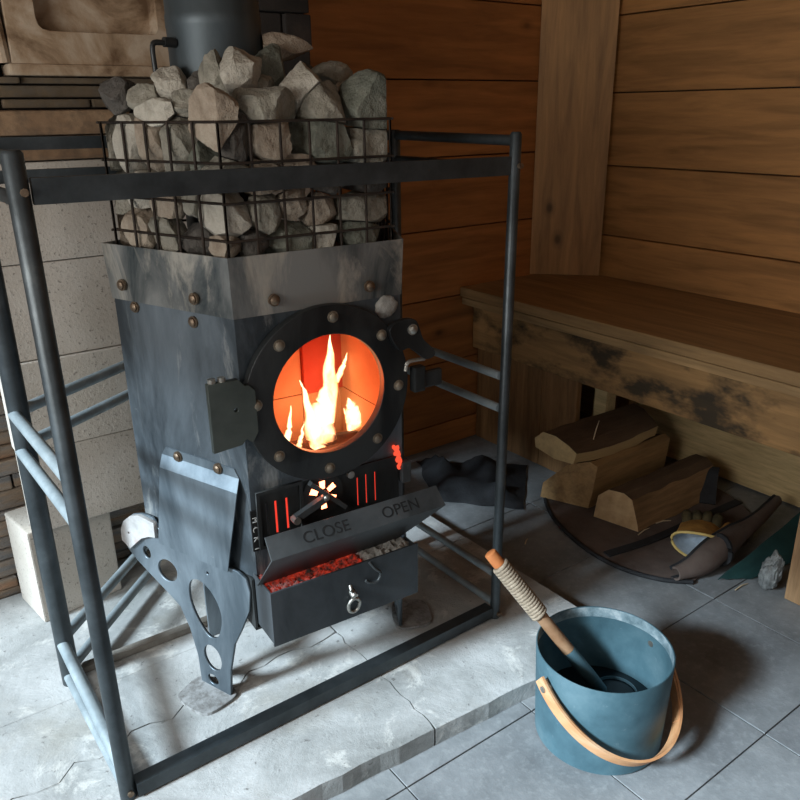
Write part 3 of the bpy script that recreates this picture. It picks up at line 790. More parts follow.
# things in the stove: ember bed in the drawer, split logs and flames in the fire chamber
def lumps(name, n, ubox, obox, zb, size, m, seed):
    r = random.Random(seed); bm = bmesh.new()
    for _ in range(n):
        b = bmesh.new(); bmesh.ops.create_icosphere(b, subdivisions=1, radius=size*r.uniform(.5, 1.3))
        for v_ in b.verts: v_.co *= 1+r.uniform(-.3, .3)
        bmesh.ops.translate(b, verts=b.verts, vec=F(r.uniform(*ubox), r.uniform(*obox), zb + r.uniform(0, size*.9)))
        me = bpy.data.meshes.new('t'); b.to_mesh(me); b.free(); bm.from_mesh(me); bpy.data.meshes.remove(me)
    return obj(name, bm, m)
def m_ember(lo, hi, strength):
    s = NT('embers'); v = s.coords(); f = s.noise(v, 70, 5, .7)
    c = s.ramp(f, [(.40, (0, 0, 0)), (.62, lo), (.75, hi)])
    s.set(Base_Color=(.05, .035, .03), Emission_Color=c, Emission_Strength=strength, Roughness=.95); return s.m
o = lumps('embers', 640, (.006, .175), (-.02, .062), .331, .0065, m_ember((.55, .03, .012), (1, .11, .03), .6), 4)
tag(o, 'bed of glowing red embers heaped in the half-open ash drawer', 'embers', kind='stuff')
o = lumps('ash', 220, (.19, .275), (-.02, .060), .329, .009, M_ash, 8)
tag(o, 'pale grey ash at the right end of the open drawer, beside the embers', 'ash', kind='stuff')
M_char = m_noise('charred_log', [(.35, (.02, .016, .014)), (.6, (.10, .06, .045)), (.75, (.3, .25, .22))], 20, .95, bump=.6)
for i, (a, b, rr, lb) in enumerate((((.05, -.06, .475), (.25, -.11, .468), .030, 'charred log burning at the front of the fire chamber'), ((.09, -.16, .472), (.28, -.13, .476), .030, 'charred log burning at the back of the fire chamber'))):
    bm = bmesh.new(); tube(bm, spline([F(a[0], a[1], a[2]), F((a[0]+b[0])/2, (a[1]+b[1])/2, (a[2]+b[2])/2+.002), F(b[0], b[1], b[2])], 6), rr, 7)
    tag(obj('burning_log', bm, M_char), lb, 'log')
def flame(bm, base, tip, w, bend, seed):
    r = random.Random(seed); n = 14; pts = []; rad = []
    base = Vector(base); tip = Vector(tip)
    for k in range(n+1):
        t_ = k/n
        p = base.lerp(tip, t_); p.x += bend*math.sin(t_*3.1)*.5 + .004*mnoise.noise(Vector((t_*4, seed, 0)))*2
        pts.append(F(*p)); rad.append(max(.0006, w*(math.sin(math.pi*min(1, .30+t_*.70))**.8)*(1-.35*t_)*(1+.12*mnoise.noise(Vector((t_*5, seed*3.3, 1))))))
    tube(bm, pts, rad, 10)
fl_ = bmesh.new()
for base, tip, w, bend, sd in (((.196, -.14, .482), (.236, -.15, .625), .034, -.008, 1), ((.222, -.15, .53), (.244, -.16, .70), .019, .008, 2), ((.188, -.13, .48), (.166, -.14, .63), .014, .012, 3), ((.10, -.09, .49), (.128, -.10, .60), .009, .004, 4), ((.112, -.10, .49), (.098, -.10, .525), .010, .0, 5),
                            ((.290, -.15, .510), (.272, -.15, .570), .022, .0, 6), ((.275, -.15, .49), (.262, -.15, .55), .007, .004, 7), ((.23, -.12, .482), (.275, -.13, .50), .012, 0, 8), ((.15, -.13, .49), (.166, -.13, .545), .006, -.004, 9), ((.258, -.17, .60), (.285, -.17, .655), .007, .004, 10)):
    flame(fl_, base, tip, w, bend, sd)
s = NT('flame'); v = s.coords((1, 1, .5)); f = s.noise(v, 26, 4, .55, .6)
lw2 = s.n('ShaderNodeLayerWeight'); lw2.inputs['Blend'].default_value = .45
em = s.n('ShaderNodeEmission'); s.l(s.mix(lw2.outputs['Facing'], s.ramp(f, [(.30, (1, .42, .12)), (.5, (1, .76, .42))]), (.75, .13, .02)), em.inputs['Color']); em.inputs['Strength'].default_value = 4.2
lw = s.n('ShaderNodeLayerWeight'); lw.inputs['Blend'].default_value = .62
tr = s.n('ShaderNodeBsdfTransparent'); mx = s.n('ShaderNodeMixShader')
s.l(lw.outputs['Facing'], mx.inputs[0]); s.l(em.outputs[0], mx.inputs[1]); s.l(tr.outputs[0], mx.inputs[2]); s.l(mx.outputs[0], s.out.inputs['Surface'])
o = obj('fire', fl_, s.m, None, 80); tag(o, 'bright yellow flames burning behind the round stove window', 'fire', kind='stuff')

# ------------------------------------------------------------------ flue pipe
PC = Vector((.583, 1.305, 0)); PRd = .0755
t = thing('flue_pipe', 'dark grey round steel flue pipe rising from the stones at the back of the stove', 'flue pipe', (PC.x, PC.y, .87))
bm = bmesh.new(); lathe(bm, [(PRd, .869), (PRd, 1.226), (PRd+.0008, 1.228), (PRd+.0008, 1.246), (PRd-.0005, 1.248), (PRd-.0005, 2.148)], 48, (PC.x, PC.y, 0), None, True, True); part('pipe', bm, M_pipe, t, 40)
bm = bmesh.new(); tube(bm, spline([(.515, 1.290, 1.2015), (.492, 1.286, 1.202), (.474, 1.284, 1.202), (.469, 1.283, 1.195), (.469, 1.283, 1.176), (.470, 1.283, 1.150)], 4), .0042, 8); tube(bm, [(.508, 1.288, 1.203), (.489, 1.286, 1.2035)], .0075, 10); part('damper_rod', bm, M_dark, t, 60)

# ------------------------------------------------------------------ wire basket
BT = 1.087; inset = .006
bz = [.8985, .918, .973, 1.030, BT]
t = thing('stone_basket', 'rusty welded wire basket on top of the stove holding the stones', 'wire basket', (.645, 1.24, .868))
BP = [p for p in (P1 + U*.004 + W_*.004, P1 + U*.291 - NF*.006, PR - Wr*.02 - NR*.012, Pb + Vector((-.01, -.01, 0)), Pa + Vector((.01, -.012, 0)), P1 + W_*.268 - NL*.006)]
def panel(a, b, nx, zlist=bz, endpost=True):
    bm = bmesh.new(); d = (b-a)
    nn = Vector((d.y, -d.x, 0)).normalized()
    for k in range(nx+1):
        q = a + d*(k/nx); tube(bm, [q+Vector((0, 0, .8685)), q+Vector((0, 0, BT))], .0024, 6)
    for z in zlist[1:]: 
        tube(bm, [a - d.normalized()*.004 + nn*.003 + Vector((0, 0, z)), b + d.normalized()*.004 + nn*.003 + Vector((0, 0, z))], .0023, 6)
    return part('mesh_panel', bm, M_wire, t, 60)
panel(BP[0], BP[1], 6); panel(BP[0], BP[5], 5); panel(BP[1], BP[2], 5); panel(BP[2], BP[3], 2); panel(BP[3], BP[4], 7); panel(BP[4], BP[5], 2)
"""END2"""

# ------------------------------------------------------------------ stones: faceted, each cut back against its neighbours so they nest
def m_stone(name, a, b, c_, spots=(.30, .29, .26)):
    s = NT(name); v = s.coords(); f = s.noise(v, 16, 8, .66, .4); f2 = s.noise(v, 90, 5, .7); f3 = s.noise(v, 38, 6, .7)
    c = s.ramp(f, [(.3, a), (.5, b), (.7, c_)])
    c = s.mix(s.ramp(f2, [(.6, (0, 0, 0)), (.72, (.6, .6, .6))]), c, spots)
    s.set(Base_Color=c, Roughness=.9); s.bump(f2, .5, .004, s.bump(f3, .8, .014)); return s.m
STM = [m_stone('grey_stone', (.075, .07, .055), (.27, .25, .20), (.40, .37, .31)),
       m_stone('pale_stone', (.18, .16, .12), (.43, .395, .33), (.58, .54, .46)),
       m_stone('tan_stone', (.17, .125, .085), (.33, .265, .20), (.45, .39, .31)),
       m_stone('dark_stone', (.035, .032, .028), (.08, .07, .06), (.15, .135, .115), (.12, .11, .1)),
       m_stone('green_stone', (.05, .055, .04), (.16, .165, .13), (.27, .265, .22))]
SNAME = ['grey', 'pale', 'tan', 'dark', 'greenish grey']
ORD = ['', 'second', 'third', 'fourth', 'fifth', 'sixth']
ROWS = {0: ("top row behind the left mesh", 'the corner'), 1: ("middle row behind the left mesh", 'the corner'), 2: ("bottom row behind the left mesh", 'the corner'),
        3: ("top row behind the front mesh", 'the corner'), 4: ("second row behind the front mesh", 'the corner'), 5: ("third row behind the front mesh", 'the corner'), 6: ("bottom row behind the front mesh", 'the corner')}
rows = {}
for i, q in enumerate(STONES):
    if not isinstance(q[8], str): rows.setdefault(q[8], []).append(i)
labels = {}
for k, ids in rows.items():
    ids = ids if k >= 3 else ids[::-1]
    for j, i in enumerate(ids):
        w, side = ROWS[k]; tone = SNAME[STONES[i][7]]
        if j == 0: labels[i] = f"{tone} stone nearest {side}, {w}"
        elif j == len(ids)-1: labels[i] = f"{tone} stone farthest from {side}, {w}"
        else: labels[i] = f"{tone} stone, {ORD[j+1]} from {side}, {w}"
basketn = []
bp_in = BP
for i in range(6):
    a, b = bp_in[i], bp_in[(i+1) % 6]; d = (b-a).normalized(); nn = Vector((d.y, -d.x, 0)); basketn.append((a - nn*.0042, nn))
def make_rock(i):
    f, x, y, z, w, h, d, tone, lab = STONES[i]
    r = random.Random(100+i)
    bm = bmesh.new(); bmesh.ops.create_icosphere(bm, subdivisions=4, radius=1.0)
    q = Matrix.Rotation(r.uniform(0, 6.28), 3, 'X') @ Matrix.Rotation(r.uniform(0, 6.28), 3, 'Z')
    for v in bm.verts: v.co = q @ v.co
    for _ in range(11):
        n_ = Vector((r.gauss(0, 1), r.gauss(0, 1), r.gauss(0, 1))).normalized(); dd = r.uniform(.60, .86)
        for v in bm.verts:
            e = v.co.dot(n_)-dd
            if e > 0: v.co -= n_*e
    for v in bm.verts: v.co *= 1+.10*mnoise.noise(v.co*2.0+Vector((i*3.1, 0, 0)))+.045*mnoise.noise(v.co*6+Vector((i*1.7, 4, 0)))+.02*mnoise.noise(v.co*14+Vector((i*2.7, 4, 9)))
    ax, ay = (U, -NF) if f == 'f' else (W_, -NL)
    if f == 'l': ax, ay = W_, -NL
    k = 1.34
    for v in bm.verts:
        c = v.co; v.co = Vector((x, y, z)) + ax*c.x*w/2*k + ay*c.y*d/2*k + Vector((0, 0, c.z*h/2*k))
    return bm
rocks = [make_rock(i) for i in range(len(STONES))]
cen = [Vector(q[1:4]) for q in STONES]; rad = [(q[4]+q[5]+q[6])/6*1.12 for q in STONES]
def supp(bm, n_, c):
    return max((v.co-c).dot(n_) for v in bm.verts)
def clip(bm, p, n_):
    for v in bm.verts:
        e = (v.co-p).dot(n_)
        if e > 0: v.co -= n_*e
for i in range(len(STONES)):
    for j in range(i+1, len(STONES)):
        d = cen[j]-cen[i]; L_ = d.length
        if L_ > .16: continue
        n_ = d/L_
        a = supp(rocks[i], n_, cen[i]); b = supp(rocks[j], -n_, cen[j])
        if a+b > L_-.0012:
            t_ = L_*a/(a+b)
            t_ = min(max(t_, L_*.25), L_*.75)
            clip(rocks[i], cen[i]+n_*(t_-.0008), n_); clip(rocks[j], cen[i]+n_*(t_+.0008), -n_)
for i, bm in enumerate(rocks):
    q = STONES[i]
    top_pile = isinstance(q[8], str)
    for p, n_ in basketn:
        if not top_pile or q[3] < BT+.02: clip(bm, p, n_)
    clip(bm, Vector((0, 0, .8695)), Vector((0, 0, -1)))
    dv = Vector((PC.x, PC.y, 0)) - Vector((cen[i].x, cen[i].y, 0)); n_ = dv.normalized()
    if dv.length < .25: clip(bm, Vector((PC.x, PC.y, 0)) - n_*(PRd+.002), n_)
    lab = q[8] if top_pile else labels[i]
    bmesh.ops.translate(bm, verts=bm.verts, vec=-cen[i])
    o = obj('stone', bm, STM[q[7]], None, 24); o.location = cen[i]
    tag(o, lab, 'stone', 'sauna stones heaped in the wire basket')

# ------------------------------------------------------------------ bench
M_endboard = m_wood('bench_end_pine', (.33, .175, .07), 2, knots=False)
M_apron2 = m_wood('bench_trim_pine', (.46, .29, .13), 1, knots=False, grain=.6)
t = thing('bench', 'worn wooden sauna bench along the right wall with a stained front board', 'bench', (1.9, 1.1, 0))
BY0, BY1 = .10, 1.915
bm = bmesh.new(); box(bm, (1.640, BY0, .521), (1.905, BY1, .5535), .004); part('seat_board', bm, M_bench, t)
bm = bmesh.new(); box(bm, (1.907, BY0, .519), (2.146, BY1, .5525), .004); part('seat_board', bm, M_bench, t)
bm = bmesh.new(); box(bm, (1.650, BY0, .4935), (1.70, BY1, .5170), .003); part('trim_board', bm, M_apron2, t)
bm = bmesh.new(); box(bm, (1.700, BY0, .337), (1.722, BY1, .518), .003); part('apron', bm, M_apron, t)
for a, b in ((1.462, 1.606), (1.608, 1.752), (1.754, 1.912)):
    bm = bmesh.new(); box(bm, (1.7225, a, .003), (1.742, b, .46), .002); part('end_board', bm, M_endboard, t)
bm = bmesh.new(); box(bm, (1.79, 1.405, .003), (1.835, 1.452, .518), .003); part('leg', bm, M_pale, t)
bm = bmesh.new(); box(bm, (2.03, 1.50, .003), (2.075, 1.56, .518), .003); part('leg', bm, M_legwood, t)
bm = bmesh.new(); box(bm, (1.646, .600, .002), (1.699, .727, .492), .003); lg = part('leg', bm, M_legwood, t); lg['label'] = 'broad pale front leg at the right edge'
bm = bmesh.new(); box(bm, (2.100, BY0, .006), (2.118, 1.90, .245), .003); part('back_board', bm, M_pale, t)

# ------------------------------------------------------------------ log carrier mat with firewood
M_felt = m_noise('brown_felt', [(.3, (.075, .052, .043)), (.7, (.17, .125, .105))], 9, .97, bump=.4, fine=(.12, .095, .08))
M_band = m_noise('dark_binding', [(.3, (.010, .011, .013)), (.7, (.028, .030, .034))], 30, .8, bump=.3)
M_teal = m_noise('teal_cloth', [(.3, (.006, .035, .035)), (.7, (.016, .075, .072))], 12, .85, bump=.3)
t = thing('log_carrier', 'brown felt log carrier with dark binding spread on the tiles under the bench', 'log carrier', (1.75, 1.15, 0))
def mz(x, y):
    z = .0035 + .003*mnoise.noise(Vector((x*9, y*9, 0)))
    return .0068 + .5*z*0
outl = spline([(1.72, 1.50, 0), (1.60, 1.455, 0), (1.50, 1.33, 0), (1.445, 1.17, 0), (1.440, 1.05, 0), (1.475, .955, 0), (1.53, .895, 0)], 6)
inner = spline([(2.06, 1.42, 0), (2.06, 1.36, 0), (2.05, 1.28, 0), (2.03, 1.17, 0), (2.0, 1.07, 0), (1.93, .97, 0), (1.80, .915, 0)], 6)
bm = bmesh.new(); grid = []
for a, b in zip(outl, inner):
    rw = []
    for k in range(25):
        p = a.lerp(b, k/24); rw.append(bm.verts.new((p.x, p.y, mz(p.x, p.y))))
    grid.append(rw)
for i in range(len(grid)-1):
    for k in range(24): bm.faces.new((grid[i][k], grid[i][k+1], grid[i+1][k+1], grid[i+1][k]))
bmesh.ops.recalc_face_normals(bm, faces=bm.faces)
if bm.faces[0].normal.z < 0: bmesh.ops.reverse_faces(bm, faces=bm.faces[:])
bmesh.ops.solidify(bm, geom=bm.faces[:], thickness=.003)
part('felt_sheet', bm, M_felt, t, 50)
bm = bmesh.new(); tube(bm, [Vector((p.x-.002, p.y-.002, .0065)) for p in outl], .006, 8); part('binding', bm, M_band, t, 60)
bm = bmesh.new(); tube(bm, spline([(1.455, 1.10, .011), (1.60, 1.075, .0115), (1.78, 1.065, .0115), (1.99, 1.055, .0115)], 6), 0, flat=(.012, .0022)); part('strap', bm, M_band, t)
# rolled-over front lip and the flap rising against the bench leg side
def ribbon(bm, rows, th):
    g_ = [[bm.verts.new(p) for p in rw] for rw in rows]
    for i in range(len(g_)-1):
        for k in range(len(g_[0])-1): bm.faces.new((g_[i][k], g_[i][k+1], g_[i+1][k+1], g_[i+1][k]))
    bmesh.ops.recalc_face_normals(bm, faces=bm.faces)
    bmesh.ops.solidify(bm, geom=bm.faces[:], thickness=th)
rows_ = []
ca = spline([(1.495, .925, 0), (1.56, .905, 0), (1.64, .905, 0), (1.74, .915, 0), (1.86, .925, 0), (1.99, .945, 0)], 5)
n_ = len(ca)
for i, p in enumerate(ca):
    t_ = i/(n_-1); rr = .015+.022*math.exp(-((t_-.40)/.30)**2); lift = .052*max(0, t_-.3)
    rw = []
    for k in range(15):
        a = R(-110 + 250*k/14)      # from the floor in front, up and over towards the back
        wob = 1+.14*mnoise.noise(Vector((t_*5, k*.35, 1.7)))
        rw.append(Vector((p.x, p.y - rr*.9*math.cos(a)*wob, .008 + rr*1.0 + lift + rr*math.sin(a)*wob)))
    rows_.append(rw)
bm = bmesh.new(); ribbon(bm, rows_, .005); part('rolled_lip', bm, M_felt, t, 60)
bm = bmesh.new()
for i, kk in ((9, range(15)), (10, range(15))):
    pass
tube(bm, [v_+Vector((0, -.003, .001)) for v_ in rows_[10][1:13]], 0, flat=(.0035, .008)); tube(bm, [rw[14] for rw in rows_], .0055, 8); tube(bm, [rw[0]+Vector((0, -.001, .003)) for rw in rows_], .005, 8)
part('binding', bm, M_band, t, 60)
bm = bmesh.new(); tube(bm, spline([(1.90, 1.10, .014), (1.93, 1.12, .05), (1.955, 1.135, .085), (1.975, 1.145, .092)], 5), 0, flat=(.022, .004)); part('strap', bm, M_band, t)

# teal cloth beside it
rows_ = []
for i in range(13):
    rw = []
    for k in range(13):
        s_, t_ = i/12, k/12
        p = (Vector((1.585, .862, .006)).lerp(Vector((1.97, .855, .085)), s_)).lerp(Vector((1.66, .815, .006)).lerp(Vector((1.93, .765, .020)), s_), t_)
        p.z = max(.004, p.z + .010*mnoise.noise(Vector((s_*4, t_*4, 3)))); rw.append(p)
    rows_.append(rw)
bm = bmesh.new(); ribbon(bm, rows_, .002)
tag(obj('cloth', bm, M_teal, None, 60), 'dark teal cloth on the tiles between the felt carrier and the bench leg', 'cloth')
# crumpled foil
bm = bmesh.new(); bmesh.ops.create_icosphere(bm, subdivisions=4, radius=1)
for v_ in bm.verts:
    c = v_.co.copy(); k = 1+.35*mnoise.noise(c*2.1+Vector((4, 0, 0)))+.25*abs(mnoise.noise(c*5))
    v_.co = Vector((1.655+c.x*.020*k+.012*max(0, c.z), .772+c.y*.022*k-.006*c.z, max(.002, .046+c.z*.047*k)))
tag(obj('crumpled_foil', bm, m_noise('grey_foil', [(.3, (.10, .11, .11)), (.7, (.42, .45, .45))], 30, .5, .35, bump=.8), None, 20), 'crumpled grey foil on the tiles against the broad bench leg, by the teal cloth', 'foil')

# dark rag on the tiles by the back wall
rows_ = []
for i in range(16):
    rw = []
    for k in range(16):
        s_, t_ = i/15, k/15
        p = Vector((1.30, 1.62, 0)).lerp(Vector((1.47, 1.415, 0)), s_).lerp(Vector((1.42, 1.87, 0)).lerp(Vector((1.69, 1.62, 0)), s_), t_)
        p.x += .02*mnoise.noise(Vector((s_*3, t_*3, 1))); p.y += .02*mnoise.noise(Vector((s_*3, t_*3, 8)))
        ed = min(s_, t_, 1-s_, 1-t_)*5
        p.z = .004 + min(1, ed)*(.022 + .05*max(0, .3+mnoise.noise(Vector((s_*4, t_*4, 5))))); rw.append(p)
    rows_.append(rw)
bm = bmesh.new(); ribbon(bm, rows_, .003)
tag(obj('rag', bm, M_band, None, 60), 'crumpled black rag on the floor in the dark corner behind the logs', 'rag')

# firewood
M_bark = m_noise('bark', [(.3, (.05, .028, .014)), (.55, (.12, .07, .035)), (.75, (.19, .12, .065))], 10, .95, bump=.9, bdist=.01, stretch=(.25, 1, 1))
M_split = m_wood('split_wood', (.46, .28, .12), 0, knots=False, var=.3)
M_split_dark = m_wood('old_split_wood', (.30, .18, .085), 0, knots=False, var=.4)
M_fresh = m_wood('fresh_split_wood', (.62, .44, .21), 0, knots=False, var=.2, grain=.5)
M_end = m_noise('log_end', [(.3, (.36, .22, .10)), (.7, (.58, .40, .22))], 25, .9, bump=.5)
def log(x0, x1, profs, dy, mats, bark_idx, label, seed, slant=(0, 0), sag=0.0):
    """profile list of (y,z), lofted along x; bark_idx = profile edges with bark"""
    n = 16; r = random.Random(seed); bm = bmesh.new(); rings = []
    m = len(profs)
    cy = sum(p[0] for p in profs)/m; cz = sum(p[1] for p in profs)/m
    for i in range(n+1):
        t_ = i/n; rg = []
        for k, (y, z) in enumerate(profs):
            ex = slant[0]*(y-cy)*(1-t_)**2*3 + slant[1]*(y-cy)*t_**2*3
            ww = .004*mnoise.noise(Vector((t_*6, k*5.3, seed)))
            s_ = 1 + .05*mnoise.noise(Vector((t_*3, seed, 7)))
            rg.append(bm.verts.new((x0+(x1-x0)*t_+ex+r.uniform(-.001, .001), cy+(y-cy)*s_+dy*t_+ww, max(z*0+.0085 if z < .02 else 0, cz+(z-cz)*s_+ww*.8-(sag*math.sin(math.pi*t_) if z < cz else 0)+ (sag*.35*math.sin(math.pi*t_) if z >= cz else 0)*0))))
        rings.append(rg)
    side = bmesh.new()
    for i in range(n):
        for k in range(m):
            f = bm.faces.new((rings[i][k], rings[i][(k+1) % m], rings[i+1][(k+1) % m], rings[i+1][k]))
            f.material_index = 1 if k in bark_idx else 0
    for rg in (rings[0][::-1], rings[-1]): bm.faces.new(rg).material_index = 2
    o = obj('firewood_log', bm, mats, None, 22)
    return tag(o, label, 'firewood', 'split logs on the log carrier')
log(1.600, 1.985, [(1.122, .0105), (1.128, .030), (1.148, .098), (1.172, .112), (1.215, .108), (1.245, .082), (1.252, .0105)], -.004, [M_split_dark, M_bark, M_end], (2, 3), 'short split log with a pale cut end, nearest of the three logs', 1, (-.08, .05))
log(1.590, 1.950, [(1.296, .0105), (1.288, .06), (1.280, .150), (1.30, .158), (1.36, .135), (1.425, .06), (1.43, .0105)], -.004, [M_split, M_bark, M_split], (3, 4), 'yellowish split log with a broad flat face, middle of the three logs', 2, (-.14, .03))
log(1.525, 1.895, [(1.302, .1690), (1.294, .203), (1.318, .219), (1.36, .238), (1.40, .242), (1.425, .217), (1.420, .189), (1.36, .1680)], -.012, [M_fresh, M_bark, M_fresh], (1, 2, 3, 4), 'bark-topped split log lying on top of the other two logs', 3, (-.08, .05), .012)
# splinters
M_straw = NT('pale_splinter').set(Base_Color=(.62, .50, .33), Roughness=.8).m
def splinter(a, b, lab):
    bm = bmesh.new(); a = Vector(a); b = Vector(b); m_ = (a+b)/2+Vector((.002, .002, .002)); tube(bm, [a, m_, b], [.0016, .0018, .0008], 5)
    tag(obj('wood_splinter', bm, M_straw), lab, 'splinter', 'wood splinters scattered by the firewood')
splinter((1.62, 1.305, .222), (1.645, 1.310, .272), 'upright pale splinter sticking up at the front of the topmost log')
splinter((1.79, 1.10, .0145), (1.83, 1.045, .017), 'pale splinter on the felt carrier behind the work glove')
splinter((1.69, 1.122, .0115), (1.735, 1.105, .012), 'pale splinter on the felt in front of the middle of the nearest log')
splinter((1.60, 1.112, .0115), (1.655, 1.116, .012), "pale splinter on the felt below the nearest log's cut end")
splinter((1.585, .815, .0025), (1.635, .812, .003), 'pale splinter on the tiles in front of the teal cloth')
splinter((1.335, 1.275, .0025), (1.36, 1.290, .003), 'pale splinter alone on the dark tiles between the guard frame and the carrier')

# work glove, cuff towards the camera
M_suede = m_noise('yellow_suede', [(.3, (.22, .095, .012)), (.55, (.48, .235, .04)), (.75, (.60, .33, .08))], 16, .95, bump=.5)
M_knit = m_noise('dark_knit', [(.3, (.035, .030, .014)), (.7, (.11, .085, .035))], 40, .95, bump=.5)
M_lin = m_noise('pale_lining', [(.3, (.34, .42, .50)), (.7, (.55, .63, .70))], 30, .95, bump=.4)
M_trim = NT('yellow_trim').set(Base_Color=(.62, .46, .16), Roughness=.85).m
t = thing('work_glove', 'yellow suede work glove with a pale blue lining, lying on the felt carrier', 'glove', (1.62, 1.0, .01))
G0 = Vector((1.648, .962, .043)); gd = Vector((.86, .51, 0)).normalized(); gs = Vector((-gd.y, gd.x, 0))
def gp(a, s_, z): return G0 + gd*a + gs*s_ + Vector((0, 0, z))
def gsec(a, w, h, zc, n=28, wave=0.0):
    return [gp(a+wave*math.cos(2*math.pi*k/n*2), w*math.cos(2*math.pi*k/n), zc+h*math.sin(2*math.pi*k/n)) for k in range(n)]
secs = [gsec(-.020, .066, .036, .004, wave=.010), gsec(.0, .062, .034, .002, wave=.006), gsec(.03, .058, .030, -.002), gsec(.065, .055, .027, -.006), gsec(.095, .053, .024, -.010), gsec(.12, .046, .019, -.014), gsec(.128, .03, .01, -.015)]
bm = bmesh.new(); rg = [[bm.verts.new(p) for p in sc] for sc in secs]
for a, b in zip(rg, rg[1:]):
    for k in range(28): bm.faces.new((a[k], a[(k+1) % 28], b[(k+1) % 28], b[k]))
bm.faces.new(rg[-1])
for v_ in bm.verts: v_.co += Vector((0, 0, .004*mnoise.noise(v_.co*35)))
body_ = part('palm', bm, M_suede, t, 60)
for i, (s0, ln) in enumerate(((-.037, .072), (-.013, .082), (.012, .076), (.036, .060))):
    bm = bmesh.new()
    pts = [gp(.090, s0*.95, -.008), gp(.090+ln*.35, s0*1.05, .012), gp(.090+ln*.72, s0*1.12, .004), gp(.090+ln, s0*1.15, -.016)]
    sp = spline(pts, 5); nn_ = len(sp); tube(bm, sp, [.0135*(1 if k < nn_-3 else (.92, .75, .4)[k-(nn_-3)]) for k in range(nn_)], 12)
    part('finger', bm, M_knit, t, 60)
bm = bmesh.new(); sp = spline([gp(.03, -.045, .006), gp(.06, -.064, .012), gp(.092, -.070, .004), gp(.110, -.064, -.006)], 5); nn_ = len(sp); tube(bm, sp, [.017*(1 if k < nn_-3 else (.92, .75, .4)[k-(nn_-3)]) for k in range(nn_)], 12); part('thumb', bm, M_suede, t, 60)
bm = bmesh.new(); ring_ = gsec(-.021, .067, .037, .004, wave=.010); tube(bm, ring_, .0038, 8, closed=True); part('cuff_trim', bm, M_trim, t, 60)
bm = bmesh.new(); rg = [[bm.verts.new(p) for p in sc] for sc in (gsec(-.022, .063, .033, .004, wave=.010), gsec(.0, .056, .028, .002), gsec(.035, .048, .022, -.002), gsec(.055, .02, .01, -.004))]
for a, b in zip(rg, rg[1:]):
    for k in range(28): bm.faces.new((a[k], b[k], b[(k+1) % 28], a[(k+1) % 28]))
bm.faces.new(rg[-1]); part('lining', bm, M_lin, t, 60)

# ------------------------------------------------------------------ bucket and ladle
BC = Vector((.973, .721, 0)); BH = .187; RT, RB = .1220, .1155
def m_bucket():
    s = NT('bucket_enamel'); v = s.coords(); f = s.noise(v, 8, 7, .65); f2 = s.noise(v, 60, 5, .75); f3 = s.noise(s.coords((1, 1, .5)), 20, 6, .7)
    c = s.ramp(f, [(.3, (.035, .082, .105)), (.5, (.065, .135, .165)), (.72, (.12, .20, .23))])
    c = s.mix(s.ramp(f2, [(.62, (0, 0, 0)), (.76, (.5, .5, .5))]), c, (.24, .31, .34))
    s.set(Base_Color=c, Roughness=.55, Metallic=.15); s.bump(f2, .15, .002); return s.m
M_bucket = m_bucket()
M_chalk = m_noise('limescale_rim', [(.35, (.10, .16, .185)), (.55, (.22, .30, .33)), (.7, (.42, .48, .50))], 45, .8, bump=.3)
t = thing('bucket', 'blue-grey metal bucket with a wooden bail standing on the tiles in front of the hearth', 'bucket', tuple(BC))
th = .0028
def rad_at(z): return RB+(RT-RB)*z/BH
bm = bmesh.new()
lathe(bm, [(.0005, .002), (RB-.004, .001), (RB, .004), (rad_at(.09), .09), (RT, BH-.001), (RT-.0006, BH), (RT-th+.0006, BH), (RT-th, BH-.001)], 72, tuple(BC))
lathe(bm, [(RT-th, BH-.022), (rad_at(.09)-th, .09), (RB-th, .006), (.0005, .0055)], 72, tuple(BC))
part('shell', bm, M_bucket, t, 40)
bm = bmesh.new(); lathe(bm, [(RT-th, BH-.001), (RT-th-.0002, BH-.012), (RT-th, BH-.022)], 72, tuple(BC)); part('inner_rim', bm, M_chalk, t, 40)
av = Vector((-.99, .14, 0)).normalized(); bv = Vector((-.14, -.99, 0)).normalized()
cB = BC + Vector((0, 0, .148))
D_ = bv*.140 + Vector((0, 0, -.100))
M_bail = m_noise('bent_wood', [(.3, (.46, .19, .075)), (.5, (.58, .30, .14)), (.72, (.70, .46, .29))], 7, .6, bump=.25, stretch=(1, 1, 3))
def bail(bm, R0, wd, thk, t0, t1, off=0.0, n=48):
    N_ = av.cross(D_).normalized()       # normal of the bail's plane = width direction of the flat band
    rings = []
    for i in range(n+1):
        a = R(t0+(t1-t0)*i/n); rr = R0+off
        p = cB + av*(rr*math.cos(a)) + D_*(math.sin(a)*(1+off/.14))
        rd = (p-cB); rd = rd - N_*rd.dot(N_); rd.normalize()
        rings.append([bm.verts.new(p + rd*x*thk/2 + N_*y*wd/2) for x, y in ((-1, -1), (1, -1), (1, 1), (-1, 1))])
    for a, b in zip(rings, rings[1:]):
        for k in range(4): bm.faces.new((a[k], a[(k+1) % 4], b[(k+1) % 4], b[k]))
    bm.faces.new(rings[0][::-1]); bm.faces.new(rings[-1])
bm = bmesh.new(); bail(bm, .1335, .027, .0045, -6, 186); bl = part('bail', bm, M_bail, t, 40)
for t0_, t1_ in ((-4, 52), (128, 184)):
    bm = bmesh.new(); bail(bm, .1285, .022, .0032, t0_, t1_); part('bail_strip', bm, M_bail, bl, 40)
for sgn in (1, -1):
    bm = bmesh.new(); p = cB + av*sgn*.117; tube(bm, [p, cB+av*sgn*.1385], .006, 12); part('pivot', bm, M_zinc, t, 40)
